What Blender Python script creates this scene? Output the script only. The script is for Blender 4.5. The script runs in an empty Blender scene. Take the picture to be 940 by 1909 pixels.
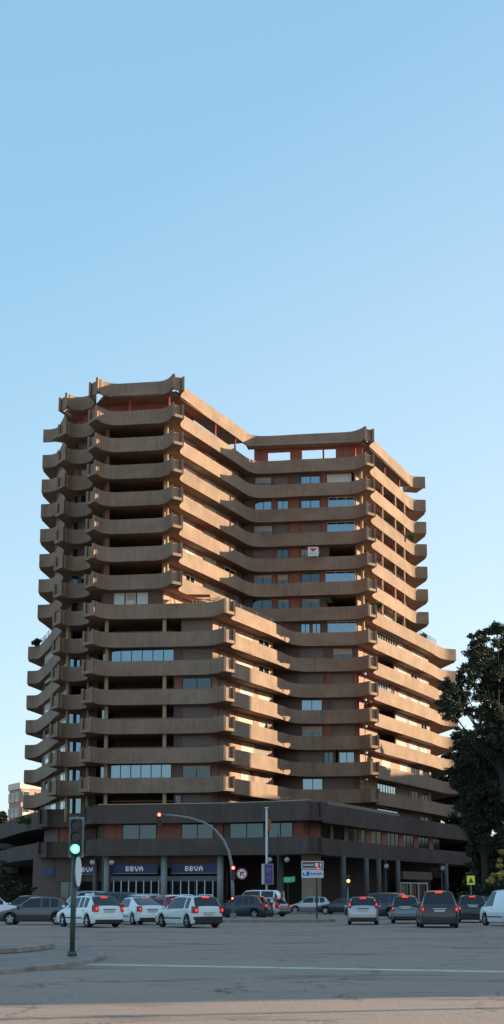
import bpy, bmesh, math, random
from math import radians as R, sin, cos, tan, pi, atan2, sqrt, hypot
from mathutils import Vector, Matrix
random.seed(11)
sc = bpy.context.scene
COL = sc.collection
# ---------------------------------------------------------------- camera
FPX, TILT, CAMZ = 2955.0, R(13.58), 1.6
cd = bpy.data.cameras.new('camera'); cam = bpy.data.objects.new('camera', cd); COL.objects.link(cam)
cd.sensor_fit = 'VERTICAL'; cd.sensor_height = 24.0; cd.lens = FPX/1909*24.0
cd.clip_start = 0.5; cd.clip_end = 6000
cam.location = (0, 0, CAMZ); cam.rotation_euler = (R(90)+TILT, 0, 0)
sc.camera = cam
# ---------------------------------------------------------------- light
SUN_EL = 13.0
sdir = Vector((0.955, 0.296, tan(R(SUN_EL)))).normalized()      # towards the sun
SUN_AZ = atan2(sdir.x, sdir.y)
HAZE0, HAZE1, HAZEC, HAZET = 0.75, 0.55, (3.75, 4.3, 4.5, 1), (1.70, 3.15, 4.2, 1)
w = bpy.data.worlds.new('World'); sc.world = w; w.use_nodes = True
nt = w.node_tree; nt.nodes.clear()
sky = nt.nodes.new('ShaderNodeTexSky'); sky.sky_type = 'NISHITA'; sky.sun_disc = False
sky.sun_elevation = R(SUN_EL); sky.sun_rotation = SUN_AZ
sky.altitude = 0; sky.air_density = 1.0; sky.dust_density = 0.2; sky.ozone_density = 2.5
bg = nt.nodes.new('ShaderNodeBackground'); bg.inputs[1].default_value = 0.12
wo = nt.nodes.new('ShaderNodeOutputWorld')
# thin pale haze of the city air near the horizon, mixed over the clear sky
tcw = nt.nodes.new('ShaderNodeTexCoord'); sx = nt.nodes.new('ShaderNodeSeparateXYZ'); nt.links.new(tcw.outputs['Generated'], sx.inputs[0])
mrw = nt.nodes.new('ShaderNodeMapRange'); mrw.inputs[1].default_value = 0.0; mrw.inputs[2].default_value = 0.55; mrw.inputs[3].default_value = HAZE0; mrw.inputs[4].default_value = HAZE1
nt.links.new(sx.outputs['Z'], mrw.inputs[0])
mxw = nt.nodes.new('ShaderNodeMix'); mxw.data_type = 'RGBA'; 
hzc = nt.nodes.new('ShaderNodeMix'); hzc.data_type = 'RGBA'; hzc.inputs[6].default_value = HAZEC; hzc.inputs[7].default_value = HAZET
mr2 = nt.nodes.new('ShaderNodeMapRange'); mr2.inputs[1].default_value = 0.0; mr2.inputs[2].default_value = 0.46; sdm = nt.nodes.new('ShaderNodeMath'); sdm.operation = 'MULTIPLY_ADD'; sdm.inputs[1].default_value = -0.5; nt.links.new(sx.outputs['X'], sdm.inputs[0]); nt.links.new(sx.outputs['Z'], sdm.inputs[2]); nt.links.new(sdm.outputs[0], mr2.inputs[0])
nt.links.new(mr2.outputs[0], hzc.inputs[0]); nt.links.new(hzc.outputs[2], mxw.inputs[7])
nt.links.new(mrw.outputs[0], mxw.inputs[0]); nt.links.new(sky.outputs[0], mxw.inputs[6])
nt.links.new(mxw.outputs[2], bg.inputs[0]); nt.links.new(bg.outputs[0], wo.inputs[0])
sl = bpy.data.lights.new('sun', 'SUN'); sl.energy = 5.0; sl.angle = R(0.5); sl.color = (1.0, 0.81, 0.54)
so = bpy.data.objects.new('sun', sl); COL.objects.link(so)
so.rotation_euler = sdir.to_track_quat('Z', 'Y').to_euler(); so.location = (60, 0, 80)
vs = sc.view_settings; vs.view_transform = 'Standard'; vs.look = 'None'; vs.gamma = 1; vs.exposure = 1.0
vs.use_curve_mapping = False
sc.render.resolution_x, sc.render.resolution_y = 504, 1024

# ---------------------------------------------------------------- helpers
def tag(o, label=None, cat=None, group=None, kind=None):
    if label: o['label'] = label
    if cat: o['category'] = cat
    if group: o['group'] = group
    if kind: o['kind'] = kind
    return o
def empty(name, loc, rz=0, label=None, cat=None, group=None):
    o = bpy.data.objects.new(name, None); COL.objects.link(o)
    o.location = loc; o.rotation_euler = (0, 0, rz); o.empty_display_size = 0.3
    return tag(o, label, cat, group)
def copy_tree(o, parent=None):
    c = o.copy(); COL.objects.link(c)
    if parent: c.parent = parent
    for ch in list(o.children): copy_tree(ch, c)
    return c
class MB:
    def __init__(s): s.v = []; s.f = []; s.m = []; s.cur = 0
    def add(s, vs_, fs):
        n = len(s.v); s.v += [tuple(p) for p in vs_]
        for f in fs: s.f.append([n+i for i in f]); s.m.append(s.cur)
    def box(s, x0, x1, y0, y1, z0, z1):
        s.hexa([(x0,y0),(x1,y0),(x1,y1),(x0,y1)], z0, z1)
    def hexa(s, p, z0, z1):
        n = len(p); vv = [(a,b,z0) for a,b in p]+[(a,b,z1) for a,b in p]
        s.add(vv, [list(range(n))[::-1], list(range(n, 2*n))]+[[i,(i+1)%n,n+(i+1)%n,n+i] for i in range(n)])
    def obox(s, c, u, lu, lv, z0, z1):
        """box centred at c (x,y), along unit u, half lengths lu, lv"""
        v = (-u[1], u[0])
        s.hexa([(c[0]+a*lu*u[0]+b*lv*v[0], c[1]+a*lu*u[1]+b*lv*v[1]) for a,b in ((-1,-1),(1,-1),(1,1),(-1,1))], z0, z1)
    def seg(s, p, q, off0, off1, z0, z1):
        """slab along p->q between left offsets off0 and off1"""
        dx, dy = q[0]-p[0], q[1]-p[1]; l = hypot(dx, dy) or 1; n = (-dy/l, dx/l)
        a = [(p[0]+n[0]*off0, p[1]+n[1]*off0), (q[0]+n[0]*off0, q[1]+n[1]*off0), (q[0]+n[0]*off1, q[1]+n[1]*off1), (p[0]+n[0]*off1, p[1]+n[1]*off1)]
        s.hexa(a, z0, z1)
    def strip(s, pl, z0, z1, th):
        q = offset(pl, th); n = len(pl)
        vv = [(a,b,z0) for a,b in pl]+[(a,b,z1) for a,b in pl]+[(a,b,z0) for a,b in q]+[(a,b,z1) for a,b in q]
        f = []
        for i in range(n-1):
            f += [[i,i+1,n+i+1,n+i], [2*n+i+1,2*n+i,3*n+i,3*n+i+1], [n+i,n+i+1,3*n+i+1,3*n+i], [i+1,i,2*n+i,2*n+i+1]]
        f += [[0,n,3*n,2*n], [n-1,2*n+n-1,3*n+n-1,n+n-1]]
        s.add(vv, f)
    def tube(s, pts, r, n=8, cap=True):
        rs = r if isinstance(r, (list, tuple)) else [r]*len(pts)
        P = [Vector(p) for p in pts]; rings = []; up = Vector((0,0,1))
        for i, p in enumerate(P):
            d = (P[min(i+1,len(P)-1)]-P[max(i-1,0)]).normalized()
            a = d.cross(up)
            if a.length < 1e-3: a = d.cross(Vector((0,1,0)))
            a.normalize(); b = d.cross(a)
            rings.append([p+a*rs[i]*cos(2*pi*k/n)+b*rs[i]*sin(2*pi*k/n) for k in range(n)])
        vv = [v for r_ in rings for v in r_]; f = []
        for i in range(len(P)-1):
            for k in range(n): f.append([i*n+k, i*n+(k+1)%n, (i+1)*n+(k+1)%n, (i+1)*n+k])
        if cap: f += [list(range(n))[::-1], [(len(P)-1)*n+k for k in range(n)]]
        s.add(vv, f)
    def disc(s, c, axis, r, th, n=16):
        a = Vector(axis).normalized(); c = Vector(c); s.tube([c-a*th/2, c+a*th/2], r, n)
    def ball(s, c, r, n=10):
        rr = r if isinstance(r, tuple) else (r,r,r); m = n//2+1; vv = []; f = []
        for i in range(m+1):
            t = pi*i/m
            for k in range(n): vv.append((c[0]+rr[0]*sin(t)*cos(2*pi*k/n), c[1]+rr[1]*sin(t)*sin(2*pi*k/n), c[2]+rr[2]*cos(t)))
        for i in range(m):
            for k in range(n): f.append([i*n+k, (i+1)*n+k, (i+1)*n+(k+1)%n, i*n+(k+1)%n])
        s.add(vv, f)
    def build(s, name, mats, parent=None, smooth=False, loc=None):
        me = bpy.data.meshes.new(name); me.from_pydata(s.v, [], s.f)
        for m in (mats if isinstance(mats, (list, tuple)) else [mats]): me.materials.append(m)
        me.polygons.foreach_set('material_index', s.m)
        if smooth: me.polygons.foreach_set('use_smooth', [True]*len(s.f))
        me.validate(); me.update()
        o = bpy.data.objects.new(name, me); COL.objects.link(o)
        if parent: o.parent = parent
        if loc: o.location = loc
        return o
def offset(pl, d):
    out = []
    for i, p in enumerate(pl):
        a = pl[max(i-1,0)]; b = pl[min(i+1,len(pl)-1)]
        dx, dy = b[0]-a[0], b[1]-a[1]; l = hypot(dx, dy) or 1
        out.append((p[0]-dy/l*d, p[1]+dx/l*d))
    return out
def cat_rom(P, n=5):
    out = []
    for i in range(len(P)-1):
        a = P[max(i-1,0)]; b = P[i]; c = P[i+1]; d = P[min(i+2,len(P)-1)]
        # centripetal-ish: limit tangents by local lengths
        L = hypot(c[0]-b[0], c[1]-b[1]); L0 = hypot(b[0]-a[0], b[1]-a[1]) or L; L1 = hypot(d[0]-c[0], d[1]-c[1]) or L
        t0 = [((b[j]-a[j])/L0*L+(c[j]-b[j]))/2 if i else c[j]-b[j] for j in (0,1)]
        t1 = [((c[j]-b[j])+(d[j]-c[j])/L1*L)/2 if i < len(P)-2 else c[j]-b[j] for j in (0,1)]
        for k in range(n):
            t = k/n; h1 = 2*t**3-3*t*t+1; h2 = t**3-2*t*t+t; h3 = -2*t**3+3*t*t; h4 = t**3-t*t
            out.append(tuple(h1*b[j]+h2*t0[j]+h3*c[j]+h4*t1[j] for j in (0,1)))
    out.append(tuple(P[-1])); return out
def ground(px, py, z=0.0):
    """where the sight line through a photo pixel meets the level z"""
    u, v = px-470, py-954.5
    Y = FPX*cos(TILT)+v*sin(TILT); Z = FPX*sin(TILT)-v*cos(TILT); s = (z-CAMZ)/Z
    return (u*s, Y*s)
def at(px, py, Y):
    u, v = px-470, py-954.5
    Yc = FPX*cos(TILT)+v*sin(TILT); Z = FPX*sin(TILT)-v*cos(TILT); s = Y/Yc
    return Vector((u*s, Y, CAMZ+Z*s))
def seg_t(P, Q, px, z):
    """parameter along wall P-Q seen at column px"""
    k = (px-470)/FPX; g = lambda p: p[0]-k*(p[1]*cos(TILT)+(z-CAMZ)*sin(TILT))
    a, b = g(P), g(Q); return -a/(b-a)
def lerp(P, Q, t): return (P[0]+(Q[0]-P[0])*t, P[1]+(Q[1]-P[1])*t)

# ---------------------------------------------------------------- materials
MATS = {}
def mat(name, col, rough=0.7, metal=0.0, spec=0.5, emit=None, es=0, bump=None, var=None, coat=0):
    """bump=(scale xyz, strength, distance); var=(scale, amount, color2)"""
    if name in MATS: return MATS[name]
    m = bpy.data.materials.new(name); m.use_nodes = True; N = m.node_tree.nodes; L = m.node_tree.links
    b = N['Principled BSDF']; b.inputs['Base Color'].default_value = (*col, 1); b.inputs['Roughness'].default_value = rough
    b.inputs['Metallic'].default_value = metal; b.inputs['Specular IOR Level'].default_value = spec
    b.inputs['Coat Weight'].default_value = coat; b.inputs['Coat Roughness'].default_value = 0.05
    if emit: b.inputs['Emission Color'].default_value = (*emit, 1); b.inputs['Emission Strength'].default_value = es
    if bump or var: tc = N.new('ShaderNodeTexCoord')
    if var:
        sc3, amt, c2 = var
        mp = N.new('ShaderNodeMapping'); mp.inputs['Scale'].default_value = sc3 if isinstance(sc3, tuple) else (sc3,)*3
        L.new(tc.outputs['Object'], mp.inputs[0])
        n1 = N.new('ShaderNodeTexNoise'); n1.inputs['Scale'].default_value = 1; n1.inputs['Detail'].default_value = 6; n1.inputs['Roughness'].default_value = 0.65
        L.new(mp.outputs[0], n1.inputs['Vector'])
        cr = N.new('ShaderNodeMapRange'); cr.inputs[1].default_value = 0.38; cr.inputs[2].default_value = 0.66
        cr.inputs[3].default_value = 0; cr.inputs[4].default_value = amt
        L.new(n1.outputs['Fac'], cr.inputs[0])
        mx = N.new('ShaderNodeMix'); mx.data_type = 'RGBA'; mx.inputs[6].default_value = (*col, 1); mx.inputs[7].default_value = (*c2, 1)
        L.new(cr.outputs[0], mx.inputs[0]); L.new(mx.outputs[2], b.inputs['Base Color'])
    if bump:
        s3, st, di = bump
        mp = N.new('ShaderNodeMapping'); mp.inputs['Scale'].default_value = s3
        L.new(tc.outputs['Object'], mp.inputs[0])
        n2 = N.new('ShaderNodeTexNoise'); n2.inputs['Scale'].default_value = 1; n2.inputs['Detail'].default_value = 3
        L.new(mp.outputs[0], n2.inputs['Vector'])
        bp = N.new('ShaderNodeBump'); bp.inputs['Strength'].default_value = st; bp.inputs['Distance'].default_value = di
        L.new(n2.outputs['Fac'], bp.inputs['Height']); L.new(bp.outputs[0], b.inputs['Normal'])
    MATS[name] = m; return m
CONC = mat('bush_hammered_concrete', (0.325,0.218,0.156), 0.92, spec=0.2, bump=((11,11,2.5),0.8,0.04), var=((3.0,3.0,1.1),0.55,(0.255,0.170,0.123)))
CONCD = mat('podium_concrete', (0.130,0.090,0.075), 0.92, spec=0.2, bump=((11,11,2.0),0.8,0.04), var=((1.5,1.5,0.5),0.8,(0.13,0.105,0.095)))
COREM = mat('shade_dark_plaster', (0.045,0.028,0.024), 0.9)  # near-black tone puts the deep shade of the recesses into the colour
PLAS = mat('pink_plaster', (0.42,0.25,0.18), 0.85, var=(0.8,0.6,(0.30,0.17,0.125)))
WOOD = mat('red_wood_cladding', (0.36,0.105,0.06), 0.6, bump=((14,14,0.2),0.7,0.03), var=((9,9,0.25),0.8,(0.23,0.065,0.04)))
BROWN = mat('brown_panel', (0.15,0.085,0.065), 0.7, var=((6,6,0.3),0.6,(0.15,0.085,0.07)))
SHUT = mat('brown_roller_shutter', (0.20,0.145,0.12), 0.6, bump=((0.1,0.1,22),1.0,0.05))
SHUTC = mat('cream_roller_shutter', (0.50,0.38,0.29), 0.6, bump=((0.1,0.1,22),1.0,0.04))
FRAMED = mat('dark_window_frame', (0.05,0.035,0.03), 0.5)
FRAMEW = mat('white_window_frame', (0.70,0.68,0.64), 0.5)
GSKY = mat('reflecting_glass', (0.20,0.27,0.32), 0.03, metal=0.95)
GMID = mat('tinted_glass', (0.075,0.095,0.105), 0.04, metal=0.9)
GDARK = mat('dark_glass', (0.015,0.015,0.017), 0.12, spec=0.02)
GCUR = mat('curtained_glass', (0.62,0.60,0.55), 0.35, spec=0.6, coat=0.8, var=((3,3,0.3),0.5,(0.40,0.38,0.35)))
BEIGE = mat('beige_stone', (0.36,0.27,0.20), 0.8, var=(1.5,0.5,(0.26,0.2,0.15)))
COLM = mat('tan_column', (0.40,0.26,0.14), 0.8)
GREYCOL = mat('grey_concrete_column', (0.15,0.14,0.135), 0.8, bump=((9,9,1),0.5,0.03))
REDP = mat('red_post', (0.45,0.05,0.05), 0.5)
LEAF = mat('dark_foliage', (0.032,0.040,0.020), 0.7, var=(0.9,0.9,(0.06,0.068,0.03)))
LEAF2 = mat('deep_foliage', (0.022,0.028,0.014), 0.75, var=(0.7,0.9,(0.038,0.044,0.02)))
LEAFY = mat('yellow_foliage', (0.55,0.42,0.07), 0.6, var=(1.5,0.8,(0.20,0.20,0.05)))
LEAFG = mat('green_foliage', (0.10,0.17,0.035), 0.6, var=(2,0.8,(0.06,0.10,0.03)))
BARK = mat('bark', (0.035,0.028,0.022), 0.9, bump=((6,6,2),0.8,0.05))
DMET = mat('dark_painted_metal', (0.035,0.045,0.04), 0.45)
GMET = mat('grey_galvanised_metal', (0.24,0.26,0.27), 0.5, metal=0.3)
GREENM = mat('green_painted_metal', (0.05,0.075,0.06), 0.45, var=(4,0.6,(0.08,0.09,0.075)))
WMET = mat('white_painted_metal', (0.62,0.66,0.68), 0.45)
BLACKP = mat('black_plastic', (0.02,0.02,0.02), 0.5)
RUBBER = mat('tyre_rubber', (0.016,0.016,0.016), 0.85)
RIM = mat('alloy_rim', (0.45,0.45,0.46), 0.35, metal=0.7)
CARGL = mat('car_glass', (0.025,0.03,0.034), 0.06, metal=0.1, spec=0.5)
PLATE = mat('number_plate', (0.55,0.55,0.52), 0.5)
CHROME = mat('chrome_trim', (0.7,0.7,0.72), 0.15, metal=1)
TAIL = mat('lit_tail_lamp', (0.7,0.02,0.02), 0.3, emit=(1,0.045,0.03), es=0.75)
TAILD = mat('unlit_tail_lamp', (0.35,0.015,0.015), 0.25, coat=0.6)
HEADL = mat('headlamp_lens', (0.55,0.57,0.6), 0.12, metal=0.4)
AMBER = mat('amber_lamp', (0.9,0.4,0.05), 0.3, emit=(1,0.45,0.07), es=3)
def weather(m):
    """large soft stains, run-off streaks and a small tone difference from storey to storey"""
    N = m.node_tree.nodes; L = m.node_tree.links; bs = N['Principled BSDF']; src = bs.inputs['Base Color'].links[0].from_socket
    tc = N.new('ShaderNodeTexCoord'); oi = N.new('ShaderNodeObjectInfo'); prev = src
    ad = N.new('ShaderNodeVectorMath'); ad.operation = 'ADD'; L.new(tc.outputs['Object'], ad.inputs[0]); L.new(oi.outputs['Random'], ad.inputs[1])
    facs = []
    for sc3, a, b_, c, d in (((0.35,0.35,0.6),0.35,0.65,0.86,1.08),((2.6,2.6,0.12),0.50,0.75,1.0,0.82),((14,14,9),0.4,0.6,0.92,1.08)):
        mp = N.new('ShaderNodeMapping'); mp.inputs['Scale'].default_value = sc3; L.new(ad.outputs[0], mp.inputs[0])
        n = N.new('ShaderNodeTexNoise'); n.inputs['Scale'].default_value = 1; n.inputs['Detail'].default_value = 5; L.new(mp.outputs[0], n.inputs['Vector'])
        r_ = N.new('ShaderNodeMapRange'); L.new(n.outputs['Fac'], r_.inputs[0])
        for i, v in enumerate((a,b_,c,d)): r_.inputs[i+1].default_value = v
        facs.append(r_.outputs[0])
    r_ = N.new('ShaderNodeMapRange'); L.new(oi.outputs['Random'], r_.inputs[0]); r_.inputs[3].default_value = 0.90; r_.inputs[4].default_value = 1.08; facs.append(r_.outputs[0])
    for f in facs:
        vm = N.new('ShaderNodeVectorMath'); vm.operation = 'SCALE'; L.new(prev, vm.inputs[0]); L.new(f, vm.inputs['Scale']); prev = vm.outputs[0]
    L.new(prev, bs.inputs['Base Color'])
weather(CONC); weather(CONCD); weather(PLAS)
# ground ---------------------------------------------------------------------
def asphalt():
    m = bpy.data.materials.new('worn_asphalt'); m.use_nodes = True; N = m.node_tree.nodes; L = m.node_tree.links
    b = N['Principled BSDF']; b.inputs['Roughness'].default_value = 0.85; b.inputs['Specular IOR Level'].default_value = 0.35
    tc = N.new('ShaderNodeTexCoord')
    def noise(s, d=5, r=0.6, vec=None):
        n = N.new('ShaderNodeTexNoise'); n.inputs['Scale'].default_value = s; n.inputs['Detail'].default_value = d; n.inputs['Roughness'].default_value = r
        L.new(vec or tc.outputs['Object'], n.inputs['Vector']); return n
    def rng(src, a, b_, c, d):
        r = N.new('ShaderNodeMapRange'); L.new(src, r.inputs[0])
        for i, v in enumerate((a,b_,c,d)): r.inputs[i+1].default_value = v
        return r.outputs[0]
    def mixc(f, a, b_):
        x = N.new('ShaderNodeMix'); x.data_type = 'RGBA'
        L.new(f, x.inputs[0])
        for s_, i in ((a,6),(b_,7)):
            if isinstance(s_, tuple): x.inputs[i].default_value = (*s_, 1)
            else: L.new(s_, x.inputs[i])
        return x.outputs[2]
    big = noise(0.12, 6); mid = noise(1.3, 6, 0.7); fine = noise(13, 4, 0.85)
    c = mixc(rng(big.outputs[0],0.35,0.65,0,1), (0.37,0.245,0.187), (0.45,0.31,0.245))
    c = mixc(rng(mid.outputs[0],0.35,0.7,0,0.45), c, (0.42,0.32,0.27))
    c = mixc(rng(fine.outputs[0],0.38,0.60,0,0.8), c, (0.21,0.155,0.13))
    # dark worn patches
    mp = N.new('ShaderNodeMapping'); mp.inputs['Scale'].default_value = (0.16,0.34,1); mp.inputs['Location'].default_value = (3.1,1.7,0); L.new(tc.outputs['Object'], mp.inputs[0])
    pt = noise(1, 7, 0.72, mp.outputs[0]); c = mixc(rng(pt.outputs[0],0.54,0.66,0,0.8), c, (0.085,0.07,0.062))
    # cracks
    dn = noise(0.8, 5, 0.7); add = N.new('ShaderNodeVectorMath'); add.operation = 'MULTIPLY_ADD'
    L.new(dn.outputs['Color'], add.inputs[0]); add.inputs[1].default_value = (1.6,1.6,0); L.new(tc.outputs['Object'], add.inputs[2])
    vo = N.new('ShaderNodeTexVoronoi'); vo.feature = 'DISTANCE_TO_EDGE'; vo.inputs['Scale'].default_value = 0.42; L.new(add.outputs[0], vo.inputs['Vector'])
    cm = noise(0.22, 3); mul = N.new('ShaderNodeMath'); mul.operation = 'MULTIPLY'
    L.new(rng(vo.outputs['Distance'],0.002,0.022,1,0), mul.inputs[0]); L.new(rng(cm.outputs[0],0.46,0.56,0,0.75), mul.inputs[1])
    c = mixc(mul.outputs[0], c, (0.025,0.022,0.02))
    L.new(c, b.inputs['Base Color'])
    bp = N.new('ShaderNodeBump'); bp.inputs['Strength'].default_value = 0.5; bp.inputs['Distance'].default_value = 0.02; L.new(fine.outputs[0], bp.inputs['Height']); L.new(bp.outputs[0], b.inputs['Normal'])
    return m
ASPH = asphalt()
PAVE = mat('paving_slabs', (0.29,0.225,0.19), 0.9, bump=((6,6,6),0.5,0.02), var=(0.9,0.8,(0.17,0.13,0.11)))
KERB = mat('kerb_stone', (0.34,0.29,0.24), 0.9, var=(1.2,0.9,(0.17,0.12,0.09)), bump=((5,5,5),0.6,0.03))
LINE = mat('worn_white_paint', (0.60,0.60,0.59), 0.8, var=(2.5,0.8,(0.24,0.235,0.23)))

g = MB(); g.add([(-2500,-400,0),(2500,-400,0),(2500,4500,0),(-2500,4500,0)], [[0,1,2,3]])
tag(g.build('road', ASPH), kind='structure')
a = ground(120,1797.2); b_ = ground(940,1812); u = ((b_[0]-a[0]), (b_[1]-a[1])); q = (a[0]+u[0]*1.9, a[1]+u[1]*1.9)
g = MB(); g.add([(a[0],a[1]-.40,.004),(q[0],q[1]-.40,.004),(q[0],q[1]+.40,.004),(a[0],a[1]+.40,.004)], [[0,1,2,3]])
tag(g.build('road_stop_line', LINE), kind='structure')
g = MB()
for px, py in ((716,1712),(884,1716)):
    p = ground(px, py); g.add([(p[0]-.07,p[1]-4,.004),(p[0]+.07,p[1]-4,.004),(p[0]+.07,p[1]+6,.004),(p[0]-.07,p[1]+6,.004)], [[0,1,2,3]])
tag(g.build('road_lane_markings', LINE), kind='structure')
def island(name, poly, h, kw=0.22):
    """pavement block with a separate kerb rim"""
    k = MB(); n = len(poly); cx = sum(p[0] for p in poly)/n; cy = sum(p[1] for p in poly)/n
    inn = []
    for i in range(n):
        p, a1, b1 = poly[i], poly[i-1], poly[(i+1)%n]
        e1 = Vector((p[0]-a1[0], p[1]-a1[1])).normalized(); e2 = Vector((b1[0]-p[0], b1[1]-p[1])).normalized()
        nn = Vector((-(e1.y+e2.y), e1.x+e2.x)).normalized()
        if nn.dot(Vector((cx-p[0], cy-p[1]))) < 0: nn = -nn
        inn.append((p[0]+nn.x*kw, p[1]+nn.y*kw))
    for i in range(n):
        j = (i+1)%n; sc_ = 0.004
        o1 = [(poly[i][0]+(poly[i][0]-cx)*1e-4, poly[i][1]), (poly[j][0]+(poly[j][0]-cx)*1e-4, poly[j][1]), inn[j], inn[i]]
        k.add([(*o1[0],-.01),(*o1[1],-.01),(*o1[1],h),(*o1[0],h),(*inn[j],h),(*inn[i],h),(*inn[j],h-.05),(*inn[i],h-.05)], [[0,1,2,3],[3,2,4,5],[5,4,6,7]])
    tag(k.build(name+'_kerb', KERB), kind='structure')
    g = MB(); g.hexa([(a+(cx-a)*2e-4, c_) for a, c_ in inn], -0.02, h-0.006); return tag(g.build(name, PAVE), kind='structure')
G = ground
island('traffic_island', [G(-140,1829),G(60,1811),G(150,1800),G(183,1794),G(196,1787),G(190,1779),G(165,1774),G(120,1771),G(-140,1769)], 0.09, 0.13)
island('median_island', [(-12,97.5),(4.2,97.5),(5.1,100),(5.2,104),(4.4,108),(-12,108)], 0.15, 0.25)
island('sidewalk', [(-75,172),(-28,152),(4,141),(10,143),(40,196),(80,300),(-90,300)], 0.15, 0.3)
# raised planting bed kerb on the island at the left edge
g = MB(); pts = [G(-120,1790),G(20,1783),G(72,1777),G(92,1773)]
for i in range(3): g.seg(pts[i], pts[i+1], -0.16, 0.16, 0.1, 0.22)
tag(g.build('low_kerb', KERB), 'worn beige kerb strip with a rusty stain at the left edge of the near traffic island', 'kerb')

# ---------------------------------------------------------------- the tower
H1 = 52.25; TH = 1.55
def zt(k): return H1-3*(k-1) if k else H1+3.14
FU = [(-24.8,180.9),(-24.0,180.8),(-23.4,180.45),(-22.9,179.7),(-22.4,178.1),(-21.5,174.6),(-20.9,172.0),(-20.95,170.4),(-21.5,168.4)]
FL = [(-27.5,193.2),(-26.4,192.9),(-25.5,190.6),(-24.9,188.4),(-23.2,181.8),(-21.6,174.8),(-20.9,172.0),(-20.95,170.4),(-21.5,168.7)]
EA = [(-20.35,166.6),(-20.0,167.7),(-19.4,168.2),(-18.7,168.1),(-17.9,167.4),(-17.3,166.0),(-17.25,164.6),(-17.6,163.0)]
AB = [(-16.45,161.3),(-16.25,162.0),(-15.8,162.8),(-15.2,163.35),(-14.6,163.5),(-13.8,163.4),(-10.8,162.85),(-10.0,162.7),(-9.5,162.4),(-9.0,161.75),(-8.65,160.95),(-8.4,160.1)]
BRt = [(-7.2,161.1),(-7.65,162.9),(-7.6,164.2),(-7.2,165.4),(-6.7,166.6),(-1.7,179.2),(-1.1,180.8),(-0.4,182.5),(0.5,183.5),(1.9,183.6),(5.5,182.9),(10.4,182.1),(11.2,181.95),(11.9,181.7),(12.5,181.1),(12.95,180.4),(13.3,179.5)]
DRu = [(14.5,180.6),(14.1,182.3),(14.3,184.0),(15.1,186.3),(15.5,187.4),(19.9,199.3),(20.35,200.6),(20.85,201.8),(21.6,202.6),(22.9,202.8)]
AC = [(-16.35,161.7),(-16.15,162.5),(-15.7,163.3),(-15.1,163.9),(-14.4,164.15),(-13.4,164.1),(-6.2,163.2),(-5.3,163.05),(-4.5,162.75),(-3.8,162.1),(-3.3,161.3),(-2.85,160.3)]
CR = [(-1.7,161.8),(-2.15,163.3),(-2.0,164.6),(-1.4,166.0),(-1.0,167.0),(3.1,177.2),(3.5,178.3),(4.2,180.4),(5.0,181.8),(6.2,182.5),(7.5,182.5),(10.4,182.1),(11.2,181.95),(11.9,181.7),(12.5,181.1),(12.95,180.4),(13.3,179.7)]
DRl = [(14.45,180.9),(14.1,182.6),(14.25,184.2),(15.0,186.3),(15.4,187.3),(23.2,206.6),(23.7,207.9),(24.6,210.5),(25.4,212.7),(26.4,214.3),(27.9,215.2)]
PF = [[(-36.5,217.5),(-34.5,215.5),(-33.2,211.0),(-24.0,178.0),(-22.6,174.6),(-22.5,173.4),(-22.9,172.2)],
      [(-21.7,170.8),(-21.2,171.4),(-20.2,171.4),(-18.4,170.6),(-17.5,169.6),(-17.2,168.0),(-17.4,165.6)],
      [(-16.1,163.2),(-15.3,163.3),(-11.3,162.5),(-3.7,160.7),(0.3,158.8),(3.2,156.9),(4.4,155.9),(5.45,155.0)],
      [(6.9,156.6),(6.9,158.6),(7.5,161.5),(9.5,166.8),(11.4,172.0),(17.8,189.4),(23.2,202.2),(27.0,211.2),(29.2,215.5)]]
bld = empty('apartment_tower', (0,170,0), 0, 'tall brown concrete apartment tower with stacked curved balcony bands', 'building')
BOFF = (0,-170,0)
def bpart(mb, name, mats, smooth=False, parent=None):
    o = mb.build(name, mats, parent or bld, smooth)
    if parent is None: o.location = BOFF
    return o
def back_along(f, d):
    """point a distance d in from the first vertex"""
    for p, q in zip(f, f[1:]):
        l = hypot(q[0]-p[0], q[1]-p[1])
        if l >= d: return lerp(p, q, d/l)
        d -= l
    return f[-1]
def band(faces, top, bot, th, m, back, name='balcony_band', slab=True, slabz=0.03):
    g = MB(); outline = []; F = [cat_rom(f, 5) for f in faces]
    for i, f in enumerate(F):
        g.strip(f, bot, top, 0.24); 
        # the thickened free edge of each flared end
        outline += offset(f, 0.12)
        if i < len(F)-1:
            a = back_along(f[::-1], 0.42); b = back_along(F[i+1], 0.42)
            g.seg(a, b, 0.05, 0.25, bot+0.04, top-0.07)
    if slab:
        poly = outline+back; s = MB(); n = len(poly)
        g.hexa(poly, bot+slabz, bot+0.33)
    return bpart(g, name, m)
backU = [(22.9,205.0),(22.2,209),(20,226),(-20,232),(-24.6,186),(-24.9,183)]
backL = [(27.9,217.5),(27.2,221),(24,240),(-20,240),(-27.2,198),(-27.7,195.5)]
backP = [(31,218),(31,244),(-30,244),(-38,220)]
for k in range(0, 15):
    if k == 0: fs, bk = [FU, EA, AB, BRt, DRu], backU
    elif k <= 6: fs, bk = [FU, EA, AB, BRt, DRu], backU
    elif k == 7: fs, bk = [FU, EA, AB, BRt, DRl], backU[-2:]
    else: fs, bk = [FL, EA, AC, CR, DRl], backL
    if k == 7: bk = [(27.9,217.5),(27.2,221),(24,240),(-20,240),(-24.6,186),(-24.9,183)]
    o = band(fs, zt(k), zt(k)-TH, 0.24, CONC, bk, slab=(k > 0))
    if k == 0: o['label'] = 'topmost concrete band open to the sky behind'
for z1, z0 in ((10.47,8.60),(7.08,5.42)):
    band(PF, z1, z0, 0.3, CONCD, backP, name='podium_band')['label'] = 'darker podium band'
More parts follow.
